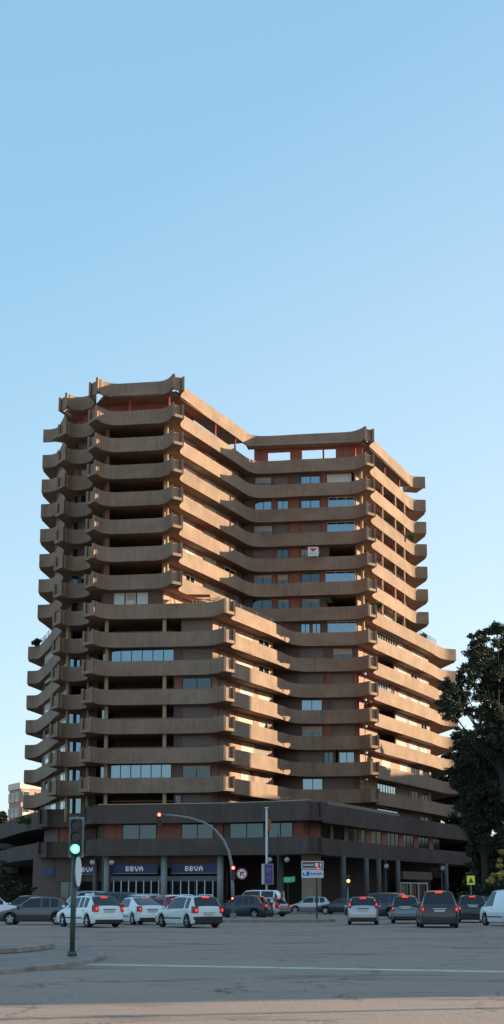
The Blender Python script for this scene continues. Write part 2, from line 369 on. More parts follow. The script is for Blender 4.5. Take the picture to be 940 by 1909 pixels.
# ring roof under the top band: boxes between band and a beam behind it, each at its own level
g = MB(); zb = zt(0)-TH
ring = [((-24.0,180.7),(-22.5,177.6),2.6),((-22.3,177.0),(-20.9,170.6),2.0),((-20.6,168.5),(-17.4,167.9),3.2),((-17.3,166.9),(-16.0,163.2),2.5),((-15.9,163.3),(-8.6,162.2),5.0),((-8.0,162.3),(-0.9,181.6),2.1),((-0.7,182.9),(13.2,180.9),1.7),((13.6,181.3),(21.1,202.0),2.2),((20.9,202.4),(22.8,202.9),3)]
for i, (p, q, wd) in enumerate(ring): g.seg(p, q, 0.13, wd, zb+0.05+i*0.006, zb+0.3+i*0.006)
for i, (p, q, wd) in enumerate(ring): g.seg(p, q, wd-0.3, wd, zb+0.36+i*0.006, zt(0)-0.25)
bpart(g, 'pergola_beam', CONC)

# inner core -----------------------------------------------------------------
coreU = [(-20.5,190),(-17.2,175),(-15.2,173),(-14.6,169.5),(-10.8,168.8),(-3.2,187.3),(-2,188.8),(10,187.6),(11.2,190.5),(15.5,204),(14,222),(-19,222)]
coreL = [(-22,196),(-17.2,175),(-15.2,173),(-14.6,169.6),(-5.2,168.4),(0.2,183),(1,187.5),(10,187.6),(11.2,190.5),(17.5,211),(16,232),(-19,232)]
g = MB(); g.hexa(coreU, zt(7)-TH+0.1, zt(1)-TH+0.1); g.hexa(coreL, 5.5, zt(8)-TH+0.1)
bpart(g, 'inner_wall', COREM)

WIN = []; SHU = []; 
walls = []
def put_wall(g_, key, p, q, off, z0, z1, th=0.22):
    mb = MB(); mb.seg(p, q, off, off+th, z0, z1); walls.append((mb, key, abs(q[0]-p[0])*(z1-z0)))
def window(p, q, z0, z1, style, n=None, blind=0.0):
    """a framed window in wall p->q: style gives glass and frame"""
    fr, gl = {'w':(FRAMED,GSKY),'m':(FRAMED,GMID),'d':(FRAMED,GDARK),'c':(FRAMEW,GCUR),'g':(FRAMED,GSKY),'h':(FRAMEW,GSKY),'W':(FRAMEW,GDARK)}[style]
    WIN.append((p, q, z0, z1, fr, gl, n, blind))
def level(gi, P, Q, items, base='p'):
    """one storey of wall along P->Q; items (px0, px1, kind)"""
    zf = zt(gi+1)-TH+0.335; zc = zt(gi)-TH+0.028; zm = zc-0.6
    its = []
    for a, b, kd in items:
        t0, t1 = seg_t(P, Q, a, zm), seg_t(P, Q, b, zm)
        t0, t1 = max(0, min(t0,1)), max(0, min(t1,1))
        if t1-t0 > 0.004: its.append((t0, t1, kd))
    t = 0
    for t0, t1, kd in its+[(1,1,None)]:
        if t0-t > 1e-3: put_wall(gi, base, lerp(P,Q,t), lerp(P,Q,t0), 0, zf, zc)
        if kd is None: break
        a, b = lerp(P,Q,t0), lerp(P,Q,t1)
        sill = zt(gi+1)-0.35; head = zc-0.18
        if kd in ('r','b','p'): put_wall(gi, kd, a, b, 0.03 if kd != 'p' else 0, zf, zc, 0.2)
        elif kd == 'o': pass
        elif kd == 'g' or kd == 'h':
            window(a, b, zf+0.01, zc-0.02, kd, max(2, round(hypot(b[0]-a[0], b[1]-a[1])/1.05)))
        else:
            put_wall(gi, base, a, b, 0, zf, sill); put_wall(gi, base, a, b, 0, head, zc)
            if kd in ('s','S'):
                SHU.append((a, b, sill, head, SHUTC if kd == 'S' else SHUT, random.choice([0,0,0,.18,.3])))
            else:
                window(a, b, sill, head, kd, None, random.choice([0,0,0.25,0.45]) if kd in 'cmd' else 0)
        t = t1
def post(p, z0, z1, r, name, m, n=12):
    g = MB(); g.tube([(p[0],p[1],z0),(p[0],p[1],z1)], r, n); return bpart(g, name, m, True)
def pt_on(P, Q, px, z): return lerp(P, Q, seg_t(P, Q, px, z))
# wall lines
wF = ((-23.1,181.6),(-19.9,172.2)); wFl = ((-25.0,190.3),(-19.9,172.2)); wE = ((-19.7,170.2),(-16.5,169.4)); wA = ((-16.4,169.2),(-15.9,165.3))
wAB = ((-15.7,165.0),(-9.4,164.0)); wBc = ((-9.3,164.1),(-8.7,165.4)); wB = ((-8.65,165.6),(-1.6,183.7)); wD = ((-1.0,185.0),(12.2,183.1)); wDc = ((12.4,183.3),(13.1,185.0))
wR = ((13.2,185.3),(20.2,203.9)); wRl = ((13.2,185.3),(23.7,212.0)); wRr = ((20.2,204.1),(14.5,215)); wRlr = ((23.6,212.3),(17,224)); wFr = ((-20,192),(-23.05,181.8)); wFlr = ((-22,203),(-24.95,190.6))
wAC = ((-15.7,165.6),(-4.2,164.0)); wCc = ((-4.1,164.1),(-3.5,165.4)); wC = ((-3.4,165.7),(2.4,179.9)); wDl = ((2.5,183.7),(12.2,183.1)); wCD = ((2.45,180.1),(2.5,183.5))
rn = random.Random(5)
Bseq = {1:[(346,365,'W'),(365,382,'r'),(383,402,'W'),(402,420,'r'),(431,440,'W'),(446,462,'d'),(462,474,'r')],
 2:[(346,364,'c'),(364,380,'p'),(381,403,'c'),(403,418,'p'),(419,439,'c'),(439,446,'r'),(446,462,'m'),(463,474,'r')],
 3:[(346,364,'S'),(381,403,'c'),(403,430,'p'),(430,440,'b'),(446,462,'s'),(463,474,'r')],
 4:[(346,364,'S'),(365,381,'r'),(381,402,'S'),(403,418,'r'),(419,439,'S'),(439,446,'b'),(446,462,'s'),(463,474,'r')],
 5:[(346,363,'c'),(363,380,'p'),(381,403,'c'),(403,418,'r'),(419,439,'W'),(439,446,'r'),(446,462,'d'),(463,474,'r')],
 6:[(346,363,'W'),(364,380,'p'),(381,402,'S'),(403,418,'p'),(419,439,'s'),(439,446,'p'),(446,462,'s')],
 7:[(346,362,'c'),(365,382,'p'),(383,402,'S'),(403,418,'p'),(419,439,'c'),(439,446,'r'),(446,462,'W'),(463,474,'r')]}
Dseq = {1:[(475,507,'m'),(512,536,'s'),(538,556,'b'),(561,597,'w'),(600,608,'r'),(610,655,'c'),(655,676,'o')],
 2:[(475,507,'w'),(508,515,'r'),(517,538,'w'),(538,558,'r'),(561,597,'w'),(598,610,'r'),(612,666,'h'),(668,676,'p')],
 3:[(473,509,'m'),(512,537,'s'),(539,558,'r'),(560,598,'s'),(600,608,'r'),(610,667,'h'),(669,676,'p')],
 4:[(473,509,'s'),(512,516,'r'),(516,538,'m'),(540,558,'r'),(560,597,'m'),(598,612,'b'),(614,676,'o')],
 5:[(473,508,'m'),(508,515,'r'),(517,538,'m'),(539,560,'r'),(562,597,'m'),(598,606,'r'),(607,665,'h'),(668,676,'c')],
 6:[(470,508,'m'),(508,515,'r'),(517,540,'m'),(541,560,'r'),(562,597,'m'),(598,610,'b'),(610,676,'o')],
 7:[(473,500,'d'),(510,540,'r'),(561,578,'w'),(579,582,'r'),(582,598,'w'),(598,610,'b'),(611,670,'h'),(671,676,'c')]}
Rseq = {}
for gi in range(1, 7):
    it = []; xs = [(703,711),(716,734),(738,751),(756,764)]
    for n_, (a, b) in enumerate(xs):
        kd = rn.choice(['W','d','r','W','c'] if gi > 3 else ['d','r','W'])
        if gi == 1: kd = 'o' if n_ else 'd'
        if gi == 5 and n_ in (1,2): kd = 'r'
        it.append((a, b, kd))
    Rseq[gi] = it
Rl = {7:[(704,741,'h'),(743,750,'c'),(752,768,'p'),(769,790,'c'),(795,800,'p')],
 8:[(704,735,'o'),(736,741,'p'),(742,758,'c'),(766,778,'W'),(783,796,'c'),(802,822,'p'),(823,850,'S')],
 9:[(704,723,'h'),(724,728,'r'),(729,736,'W'),(738,742,'r'),(744,759,'c'),(767,779,'c'),(784,797,'c'),(803,812,'W'),(818,850,'o')],
 10:[(704,737,'o'),(739,759,'c'),(763,779,'S'),(785,796,'W'),(803,815,'c'),(820,850,'o')],
 11:[(704,738,'o'),(740,759,'S'),(764,779,'c'),(783,798,'c'),(804,850,'o')],
 12:[(712,728,'c'),(746,760,'c'),(766,782,'d'),(788,800,'d'),(808,850,'o')],
 13:[(704,738,'g'),(741,762,'s'),(768,780,'d'),(786,798,'d'),(804,850,'o')],
 14:[(704,742,'h'),(744,780,'s'),(784,800,'d'),(806,850,'o')]}
Cl = {8:[(445,473,'S'),(473,481,'p'),(482,502,'W'),(503,509,'p'),(510,528,'S'),(529,541,'r')],
 9:[(443,473,'S'),(474,481,'p'),(482,502,'W'),(503,510,'p'),(510,528,'s'),(530,543,'b')],
 10:[(448,473,'c'),(474,481,'p'),(482,502,'c'),(503,510,'p'),(511,528,'c'),(530,543,'m')],
 11:[(444,473,'S'),(474,482,'p'),(483,503,'S'),(503,511,'p'),(511,528,'S'),(530,543,'s')],
 12:[(450,473,'c'),(476,503,'s'),(503,511,'p'),(511,528,'s'),(530,543,'s')],
 13:[(450,464,'c'),(466,474,'b'),(476,484,'p'),(484,503,'s'),(503,512,'p'),(512,527,'W'),(532,543,'c')],
 14:[(446,520,'b'),(521,543,'d')]}
Dl = {8:[(560,603,'s'),(603,619,'b'),(620,658,'m'),(660,676,'b')],9:[(556,603,'s'),(604,610,'b'),(610,618,'r'),(619,658,'s'),(660,676,'r')],
 10:[(562,601,'w'),(603,617,'b'),(619,660,'s'),(662,676,'b')],11:[(562,602,'m'),(604,619,'r'),(620,660,'s'),(662,676,'b')],
 12:[(556,603,'s'),(604,622,'m'),(626,630,'o'),(632,661,'w'),(663,676,'b')],13:[(564,602,'w'),(604,660,'s'),(662,676,'b')],14:[(560,600,'b'),(636,654,'w'),(656,676,'m')]}
ACs = {8:[(160,338,'o'),(339,400,'s'),(401,420,'b')],9:[(182,198,'w'),(206,325,'g'),(326,340,'b'),(341,399,'s'),(401,420,'b')],
 10:[(160,324,'o'),(326,338,'r'),(340,400,'m'),(401,420,'r')],11:[(182,197,'w'),(202,324,'o'),(327,338,'b'),(340,400,'s'),(401,420,'b')],
 12:[(160,324,'o'),(326,338,'b'),(340,400,'s'),(401,420,'b')],13:[(176,198,'w'),(206,320,'g'),(323,338,'b'),(340,400,'m'),(402,420,'b')],
 14:[(160,324,'o'),(326,338,'m'),(340,400,'s'),(402,414,'m')]}
for gi in range(1, 8):
    low = gi == 7
    level(gi, *wF, [(80,130,'b')], 'b')
    level(gi, *wE, [(128,146,rn.choice('dsm')),(146,150,'b'),(151,170,rn.choice('sdb'))] , 'b')
    level(gi, *wA, [], 'b')
    level(gi, *wAB, [(190,203,'r'),(204,315,'o')] if not low else [(190,212,'b'),(213,232,'c'),(235,253,'c'),(256,276,'c'),(277,304,'b')], 'b')
    if not low: post(pt_on((-9.6,163.5),(-8.4,163.3),311.5,zt(gi)-2), zt(gi+1)-TH+.3, zt(gi)-TH+.04, 0.17, 'column', COLM)
    level(gi, *wBc, [], 'p'); level(gi, *wB, Bseq[gi], 'p'); level(gi, (-1.5,183.8), (-1.1,184.9), [], 'b')
    level(gi, *wD, Dseq[gi], 'b'); level(gi, *wDc, [], 'p')
    post((12.9,181.9), zt(gi+1)-TH+.3, zt(gi)-TH+.04, 0.2, 'column', COLM)
    if gi < 7: level(gi, *wR, Rseq[gi], 'p'); level(gi, *wRr, [], 'b')
    else: level(gi, *wRl, Rl[7], 'p'); level(gi, *wRlr, [], 'b')
    level(gi, *wFr, [], 'b')
for gi in range(8, 15):
    level(gi, *wFl, [(84,104,'d' if gi % 2 else 'c'),(112,126,'c')], 'b')
    if gi in (9,11,13): e = [(128,150,'w'),(152,158,'b')]
    elif gi in (12,14): e = [(129,152,'w')]
    else: e = [(128,170,'o')]
    level(gi, *wE, e, 'b')
    level(gi, *wAC, ACs[gi], 'b')
    if gi in (9,10,11,12,13,14,8):
        for px in (199.5-(gi-8)*0.4, 307):
            if px > 300 and gi in (9,13): continue
            post(pt_on((-15.5,164.8),(-6,163.7),px,zt(gi)-2), zt(gi+1)-TH+.3, zt(gi)-TH+.04, 0.21, 'column', COLM)
    post(pt_on((-19.5,169.0),(-17,168.7),127-(gi-8)*.5,zt(gi)-2), zt(gi+1)-TH+.3, zt(gi)-TH+.04, 0.19, 'column', COLM)
    post(pt_on((-19.5,169.0),(-15.5,168.7),166-(gi-8)*.5,zt(gi)-2), zt(gi+1)-TH+.3, zt(gi)-TH+.04, 0.19, 'column', COLM)
    level(gi, *wCc, [], 'p'); level(gi, *wC, Cl[gi], 'p'); level(gi, *wCD, [], 'b')
    level(gi, *wDl, Dl[gi], 'b'); level(gi, *wDc, [], 'r' if gi in (9,10,11) else 'p')
    level(gi, *wRl, Rl[gi], 'p'); level(gi, *wRlr, [], 'b'); level(gi, *wFlr, [], 'b')
    # round wall lamps and flower pots on the D corner
for gi in range(1, 7): # thin posts on the right facade
    for px in (712,736,753):
        p = pt_on((14.5,185.4),(21.0,202.6),px,zt(gi)-2); post(p, zt(gi+1)-TH+.3, zt(gi)-TH+.04, 0.17, 'column', PLAS)
# top storey, open: walls, red posts
zf, zc = zt(1)-TH+0.335, zt(0)-TH+0.05
for p_, q_ in (((-15.8,166.8),(-8.9,165.7)),((-15.9,170.5),(-15.85,167.05)),((-19.5,172),(-16.2,171.4)),((-8.6,166.4),(-6.6,171.8)),((-22.6,181.5),(-19.8,172.6)),((-18.8,169.9),(-16.0,169.3)),((-17.3,168.3),(-15.9,166.9))):
    g = MB(); g.seg(p_, q_, 0, 0.25, zf, zc+.3); bpart(g, 'penthouse_wall', WOOD)
for a, b, z0, z1 in ((474,500,zf,zc+0.5),(500,541,zc-0.40,zc+0.5),(541,563,zf,zc+0.5),(563,626,zc-0.27,zc+0.5),(626,676,zf,zc+0.5)):
    p, q = pt_on((-0.6,184.75),(12.6,182.7),a,zc-.5), pt_on((-0.6,184.75),(12.6,182.7),b,zc-.5)
    g = MB(); g.seg(p, q, 0, 0.2, z0, z1); bpart(g, 'penthouse_wall', WOOD)
for p in ((-13.2,163.9),(-8.9,162.6),(-4.2,173.6),(-2.0,179.4),(4.9,184.5),(8.6,184.0),(12.3,182.2),(16.6,192.0),(19.0,198.2),(-17.6,167.0)):
    post(p, zf-.02, zc+.1, 0.11, 'red_post', REDP, 8)
# podium storey
def lv2(P, Q, items, z0, z1, base):
    t = 0; zm = (z0+z1)/2
    for a, b, kd in items+[(None,None,None)]:
        t0 = 1 if kd is None else max(0,min(1,seg_t(P,Q,a,zm))); t1 = 1 if kd is None else max(0,min(1,seg_t(P,Q,b,zm)))
        if t0-t > 1e-3: put_wall(20, base, lerp(P,Q,t), lerp(P,Q,t0), 0, z0, z1)
        if kd is None: break
        if t1-t0 < 0.002: t = max(t,t1); continue
        p, q = lerp(P,Q,t0), lerp(P,Q,t1)
        if kd in 'rbp': put_wall(20, kd, p, q, 0.03, z0, z1, 0.2)
        else: window(p, q, z0+0.9, z1-0.05, kd, max(1, round(hypot(q[0]-p[0],q[1]-p[1])/1.7))); put_wall(20, base, p, q, 0, z0, z0+0.9)
        t = t1
zp0, zp1 = 5.76, 8.625
lv2((-20.6,173.0),(-16.6,172.2),[(92,140,'r')],zp0,zp1,'b'); lv2((-16.5,172),(-15.2,165.4),[],zp0,zp1,'b'); lv2((-23.2,180.5),(-20.8,173.4),[],zp0,zp1,'b')
lv2((-15.1,165.2),(-2.9,162.3),[(186,228,'r'),(228,292,'m'),(292,338,'r'),(338,398,'m'),(400,427,'r')],zp0,zp1,'b')
lv2((-2.8,162.3),(4.9,158.5),[(428,492,'m'),(493,499,'b'),(500,546,'m'),(547,572,'r'),(573,586,'d')],zp0,zp1,'b')
lv2((5.0,158.5),(5.6,160.4),[],zp0,zp1,'r')
rr = [(598,616,'d'),(622,642,'d'),(650,668,'d'),(673,682,'d'),(692,712,'d'),(722,744,'d'),(752,772,'d'),(780,800,'d'),(808,836,'d')]
lv2((5.7,160.6),(24.0,207.0),rr,zp0,zp1,'r')
# low glazed/dark level behind the terrace parapet
# ground floor: shopfronts, dark recess and entrance
z0, z1 = 0.15, 5.45
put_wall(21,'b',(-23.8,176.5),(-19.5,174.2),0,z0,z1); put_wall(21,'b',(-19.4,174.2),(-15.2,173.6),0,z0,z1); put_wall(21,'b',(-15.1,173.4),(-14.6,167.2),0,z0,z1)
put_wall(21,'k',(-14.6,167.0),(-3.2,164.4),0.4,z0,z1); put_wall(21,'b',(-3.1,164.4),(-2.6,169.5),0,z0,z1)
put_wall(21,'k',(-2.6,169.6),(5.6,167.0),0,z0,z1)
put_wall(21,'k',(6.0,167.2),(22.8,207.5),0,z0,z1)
bw = MB(); bw.seg((4.9,160.6),(6.1,159.9),0,0.3,z0,z1); bw.seg((6.15,160.1),(6.9,162.4),0,0.3,z0,z1); bpart(bw,'stone_pier',BEIGE)
fasc = MB(); fasc.seg((-14.4,165.6),(-3.2,163.0),0,0.25,4.25,5.44); bpart(fasc,'shop_fascia',BROWN)
GR = mat('grey_shop_panel',(0.16,0.165,0.17),0.6)
sf = MB(); sf.seg((-14.4,165.75),(-3.2,163.15),0,0.2,2.95,3.45); bpart(sf,'shop_transom',GR)
WA, WB = (-14.4,165.6), (-3.2,163.0)
mull = MB()
for px in list(range(212,300,14))+list(range(322,404,15)):
    p = pt_on(WA, WB, px, 2.5); mull = MB(); mull.box(p[0]-.055,p[0]+.055,p[1]-.05,p[1]+.05,0.15,3.0); bpart(mull,'shop_mullion',WMET)
for a_, b_2 in ((110,152),(154,190),(206,300),(318,408)):
    p, q = pt_on(WA, WB, a_, 2), pt_on(WA, WB, b_2, 2)
    if a_ < 200: continue
    WIN.append((p, q, 0.35, 2.95, FRAMED, GDARK, None, 0))
lg = MB(); 
for a_, b_2 in ((230,248),(252,262),(268,284),(335,348),(352,365),(372,388)):
    p, q = pt_on(WA, WB, a_, 2), pt_on(WA, WB, b_2, 2); lg = MB(); lg.seg(p,q,0.12,0.16,0.9,2.3); bpart(lg,'window_poster',mat('poster_paper',(0.20,0.17,0.13),0.8))
for px in (198,306,411):
    p = pt_on((-15.2,164.6),(-3.0,161.8),px,3); post(p,0.15,5.45,0.33,'column',mat('pale_concrete_column', (0.30,0.29,0.28), 0.8),16)
for px, py, Y in ((146,0,172.0),(178,0,170.5),(525,0,163.5),(640,0,166.5),(683,0,174),(706,0,178),(742,0,186),(832,0,205)):
    p = at(px,1640,Y); post((p.x,p.y),0.15,5.45,0.28,'column',GREYCOL,14)
# shop front strip at the left, behind the green light
ls = MB(); ls.seg((-20.8,172.8),(-15.2,171.6),0,0.25,3.0,5.44); bpart(ls,'shop_fascia',BROWN)
WIN.append(((-20.4,172.9),(-18.4,172.5),0.3,3.0,FRAMED,GMID,2,0)); WIN.append(((-18.0,172.4),(-15.6,171.9),0.3,3.0,FRAMED,GDARK,2,0))
# entrance with a lit sign panel, three doors in pale frames
ea, eb = (17.4,190.6), (21.6,200.8)
doors = MB()
for t in (0,0.36,0.66,1.0):
    p = lerp(ea,eb,t); doors.box(p[0]-.13,p[0]+.05,p[1]-.35,p[1]+.1,0.15,2.9)
doors.seg(ea,eb,-0.1,0.05,2.9,3.05)
bpart(doors,'entrance_frame',FRAMEW)
for t0_, t1_ in ((0.04,0.33),(0.39,0.63),(0.69,0.97)): WIN.append((lerp(ea,eb,t0_),lerp(ea,eb,t1_),0.2,2.88,FRAMED,GDARK,None,0))
canopy = MB(); canopy.seg(lerp(ea,eb,-.05),lerp(ea,eb,1.05),-0.5,0.3,3.4,4.3); bpart(canopy,'entrance_canopy',BROWN)

KEYM = {'p':('facade_wall',PLAS),'b':('brown_wall',BROWN),'r':('wood_panel',WOOD),'k':('shade_dark_wall',COREM)}
byname = {}
for mb, key, area in walls: byname.setdefault(key, []).append((area, mb))
for key, lst in byname.items():
    nm, m = KEYM[key]; lst.sort(key=lambda e: -e[0]); cap_ = 95 if key != 'p' else 95
    for a_, mb in lst[:cap_]: bpart(mb, nm, m)
    if len(lst) > cap_:
        r_ = MB()
        for a_, mb in lst[cap_:]: r_.add(mb.v, mb.f)
        bpart(r_, nm, m)['kind'] = 'stuff'
def win_geo(spec, fr, gl):
    p, q, z0, z1, fm, gm, n, blind = spec
    dx, dy = q[0]-p[0], q[1]-p[1]; l = hypot(dx,dy); t = 0.07; A = lambda s_: lerp(p,q,s_/l)
    fr.seg(p, A(t), -0.02, 0.12, z0, z1); fr.seg(A(l-t), q, -0.02, 0.12, z0, z1)
    fr.seg(A(t), A(l-t), -0.02, 0.12, z0, z0+t); fr.seg(A(t), A(l-t), -0.02, 0.12, z1-t, z1)
    n = n or (2 if l > 1.0 else 1)
    for i in range(1, n): c = l*i/n; fr.seg(A(c-.04), A(c+.04), -0.01, 0.11, z0+t, z1-t)
    if n > 3: fr.seg(A(t), A(l-t), -0.004, 0.104, z0+1.05, z0+1.13)
    gl.seg(A(t+.002), A(l-t-.002), 0.03, 0.06, z0+t+.002, z1-t-.002)
def pxw(s_): 
    p, q, z0, z1 = s_[:4]; f = lambda a: 470+FPX*a[0]/(a[1]*cos(TILT)+((z0+z1)/2-CAMZ)*sin(TILT))
    return abs(f(q)-f(p))*(z1-z0)
order = sorted(WIN, key=pxw, reverse=True)
for s_ in order[:98]:
    fr, gl = MB(), MB(); win_geo(s_, fr, gl)
    fo = bpart(fr, 'window', s_[4]); gl.build('pane', s_[5], fo)
    if s_[7]:
        p, q, z0, z1 = s_[:4]; dd = (z1-z0)*s_[7]; b2 = MB(); b2.seg(lerp(p,q,.04),lerp(p,q,.96),-0.012,0.02,z1-dd,z1-0.08); b2.build('blind', SHUTC, fo)
rest = MB(); glm = [FRAMED,FRAMEW,GSKY,GMID,GDARK,GCUR]
for s_ in order[98:]:
    fr, gl = MB(), MB(); win_geo(s_, fr, gl)
    rest.cur = glm.index(s_[4]); rest.add(fr.v, fr.f); rest.cur = glm.index(s_[5]); rest.add(gl.v, gl.f)
o = bpart(rest, 'window', glm); o['kind'] = 'stuff'
for p, q, z0, z1, m, up in sorted(SHU, key=pxw, reverse=True)[:99]:
    g = MB(); g.seg(p, q, 0.05, 0.11, z0+(z1-z0)*up, z1); g.seg(p, q, 0.0, 0.16, z1-0.06, z1+0.06) 
    so_ = bpart(g, 'roller_shutter', m)
    if up:
        h = MB(); h.seg(p, q, 0.13, 0.16, z0, z0+(z1-z0)*up); h.build('pane', GMID, so_)

def dup_outline(f, i0, i1): return cat_rom(f,5)[i0:i1]
# terrace railings
def railing(pl, z, name, label, hgt=0.35, m=DMET):
    r = MB()
    for h in (hgt*.5, hgt): r.tube([(a,b,z+h) for a,b in pl], 0.03, 6)
    for i in range(0, len(pl), 2): r.tube([(*pl[i],z-.05),(*pl[i],z+hgt)], 0.025, 6)
    o = bpart(r, name, m); return o
cr = offset(cat_rom(CR,5),0.12)
railing(cr[18:40], zt(8), 'railing', '', 0.42)
fl = offset(cat_rom(FL,5),0.12); railing(fl[9:25], zt(8), 'railing', '', 0.7)
acl = offset(cat_rom(AC,5),0.12); railing(acl[30:50], zt(8), 'railing', '', 0.35)
dl = offset(cat_rom(DRl,5),0.12); railing(dl[24:38], zt(7), 'railing', '', 0.6)
# thin copings and handrails in the loggias
for gi in (8,10,11,12,14):
    r = MB(); p0, p1 = pt_on((-15.5,164.75),(-5,163.5),206,zt(gi+1) if gi<14 else 11), pt_on((-15.5,164.75),(-5,163.5),325,zt(gi+1) if gi<14 else 11)
    zz = zt(gi+1)+0.12 if gi < 14 else 10.9
    r.tube([(*p0,zz),(*p1,zz)], 0.04, 6); bpart(r,'railing',WOOD)
# reddish awning frame on the terrace
aw = MB()
for a_, b_2 in (((-8.2,163.2,zt(8)+.75),(-3.8,162.7,zt(8)+.15)),((-7.4,163.6,zt(8)+.95),(-4.4,163.4,zt(8)+.9)),((-8.2,163.2,zt(8)+.55),(-7.9,163.1,zt(8)-.4)),((-4.4,163.4,zt(8)+.9),(-4.4,163.4,zt(8)-1)),((-6.2,163.6,zt(8)+.95),(-6.2,163.6,zt(8)-1))): aw.tube([a_,b_2],0.045,6)
aw.add([(-7.6,163.5,zt(8)+.93),(-4.4,163.4,zt(8)+.93),(-4.4,165.4,zt(8)+1.0),(-7.6,165.8,zt(8)+1.0)],[[0,1,2,3]]); bpart(aw,'awning',mat('awning_cloth',(0.33,0.10,0.07),0.7))
# terrace coping of the podium, tan strip
pc = MB(); pfo = cat_rom(PF[2],5)[3:36]; pc.strip(offset(pfo,0.02), 10.474, 10.56, 0.34); bpart(pc,'coping',mat('terrace_coping',(0.42,0.32,0.24),0.8))
pc = MB(); pfo = cat_rom(PF[3],5)[12:26]; pc.strip(offset(pfo,0.5), 10.0, 10.9, 0.08); bpart(pc,'terrace_rail_panel',mat('rail_panel',(0.25,0.20,0.17),0.8))
# wall lamps: small white globes by the right front corner
for gi in (9,10,11,12,13):
    g = MB(); g.ball((12.95,181.2,zt(gi)-2.0),0.17); bpart(g,'wall_lamp',WMET,True)

# ---------------------------------------------------------------- lettering built as small bars
GLY = {'B':['111 ','1  1','111 ','1  1','111 '],'V':['1  1','1  1','1  1',' 11 ',' 11 '],'A':[' 11 ','1  1','1111','1  1','1  1']}
def letters(txt, p, q, off, zc, h, mat_, name, parent):
    """block letters centred on wall line p->q, standing proud of it"""
    dx, dy = q[0]-p[0], q[1]-p[1]; l = hypot(dx,dy); cw = h/5; tot = len(txt)*5*cw-cw; s0 = (l-tot)/2
    for ch in txt:
        g = MB()
        for r, row in enumerate(GLY[ch]):
            c = 0
            while c < 4:
                if row[c] == '1':
                    e = c
                    while e < 4 and row[e] == '1': e += 1
                    a, b = (s0+c*cw)/l, (s0+e*cw)/l
                    g.seg(lerp(p,q,a), lerp(p,q,b), off, off+0.04, zc+h/2-(r+1)*cw, zc+h/2-r*cw+0.001*(r%2)); c = e
                else: c += 1
        s0 += 5*cw; g.build('letter', mat_, parent)
NAVY = mat('navy_sign_board', (0.012,0.018,0.09), 0.4, emit=(0.05,0.08,0.35), es=0.02)
LETW = mat('lit_white_letters', (0.8,0.8,0.85), 0.4, emit=(0.8,0.85,1.0), es=0.06)
for a_, b_2, lab in ((140,180,'dark blue fascia sign with white letters, partly behind the green traffic light'),(208,294,'dark blue fascia sign with white letters, over the middle shopfront bay'),(319,405,'dark blue fascia sign with white letters, over the right shopfront bay')):
    if a_ < 200: A_, B_ = (-19.6,172.25), (-16.0,171.5)
    else: A_, B_ = (-14.4,165.3), (-3.2,162.7)
    p, q = pt_on(A_, B_, a_, 4), pt_on(A_, B_, b_2, 4)
    e = empty('shop_sign', (p[0],p[1],3.4), 0, lab, 'shop sign', 'blue bank signs over the shopfronts')
    def loc(pt): return (pt[0]-p[0], pt[1]-p[1])
    g = MB(); g.seg(loc(p), loc(q), 0, 0.12, 0.35, 1.2); g.build('sign_board', NAVY, e)
    g = MB(); g.seg(loc(p), loc(q), -0.01, 0.11, 0.27, 0.345); g.build('sign_trim', GMET, e)
    letters('BBVA', loc(p), loc(q), -0.05, 0.78, 0.48, LETW, 'letter', e)
p, q = at(80,1625,174.0), at(123,1622,173.0)
e = empty('shop_sign', (p.x,p.y,3.6), 0, 'small dim blue sign panels at the far left shopfront under the podium', 'shop sign')
g = MB(); g.seg((0,0),(q.x-p.x-1.3,q.y-p.y),0,0.1,0.1,0.85); g.build('sign_board', NAVY, e)
g = MB(); g.seg((q.x-p.x-1.2,q.y-p.y),(q.x-p.x,q.y-p.y),-0.01,0.1,0.1,0.9); g.build('sign_board', NAVY, e)
g = MB(); g.seg((q.x-p.x-0.9,q.y-p.y),(q.x-p.x-0.2,q.y-p.y),-0.03,-0.012,0.3,0.5); g.build('lettering', LETW, e)
# white notice hung in an upper window
p = at(584,1026,181.7); e = empty('notice_banner', (p.x,p.y,p.z-0.6), 0, 'white for sale style notice with red writing hung in an upper window', 'banner')
g = MB(); g.box(-.62,.62,0,.03,-.1,1.0); g.build('sheet', mat('white_sheet',(0.75,0.73,0.72),0.7), e)
RT = mat('red_print',(0.55,0.03,0.03),0.7)
g = MB(); g.box(-.4,.4,-.012,-.002,.68,.85); g.box(-.2,.2,-.013,-.003,.5,.7); g.build('red_lettering', RT, e)
g = MB(); g.box(-.5,.5,-.012,-.002,.12,.17); g.box(-.5,.35,-.012,-.002,.26,.31); g.build('lettering', mat('grey_print',(0.3,0.28,0.28),0.7), e)
# entrance lit lettering blur: small bright strips
e = empty('entrance_sign', (17.0,190.2,3.4), 0, 'row of small lit white letters over the three glazed entrance doors', 'sign')
LIT = mat('lit_sign_strip',(0.8,0.8,0.8),0.4,emit=(1,0.95,0.9),es=1.3)
dv = (eb[0]-ea[0], eb[1]-ea[1])
for t0_, t1_, zz in ((.02,.13,.55),(.25,.45,.75),(.27,.42,.40),(.45,.62,.55),(.75,.97,.55),(.86,.97,.35)):
    g = MB(); g.seg((dv[0]*t0_,dv[1]*t0_),(dv[0]*t1_,dv[1]*t1_),-0.25,-0.2,zz,zz+.13); g.build('lettering', LIT, e)

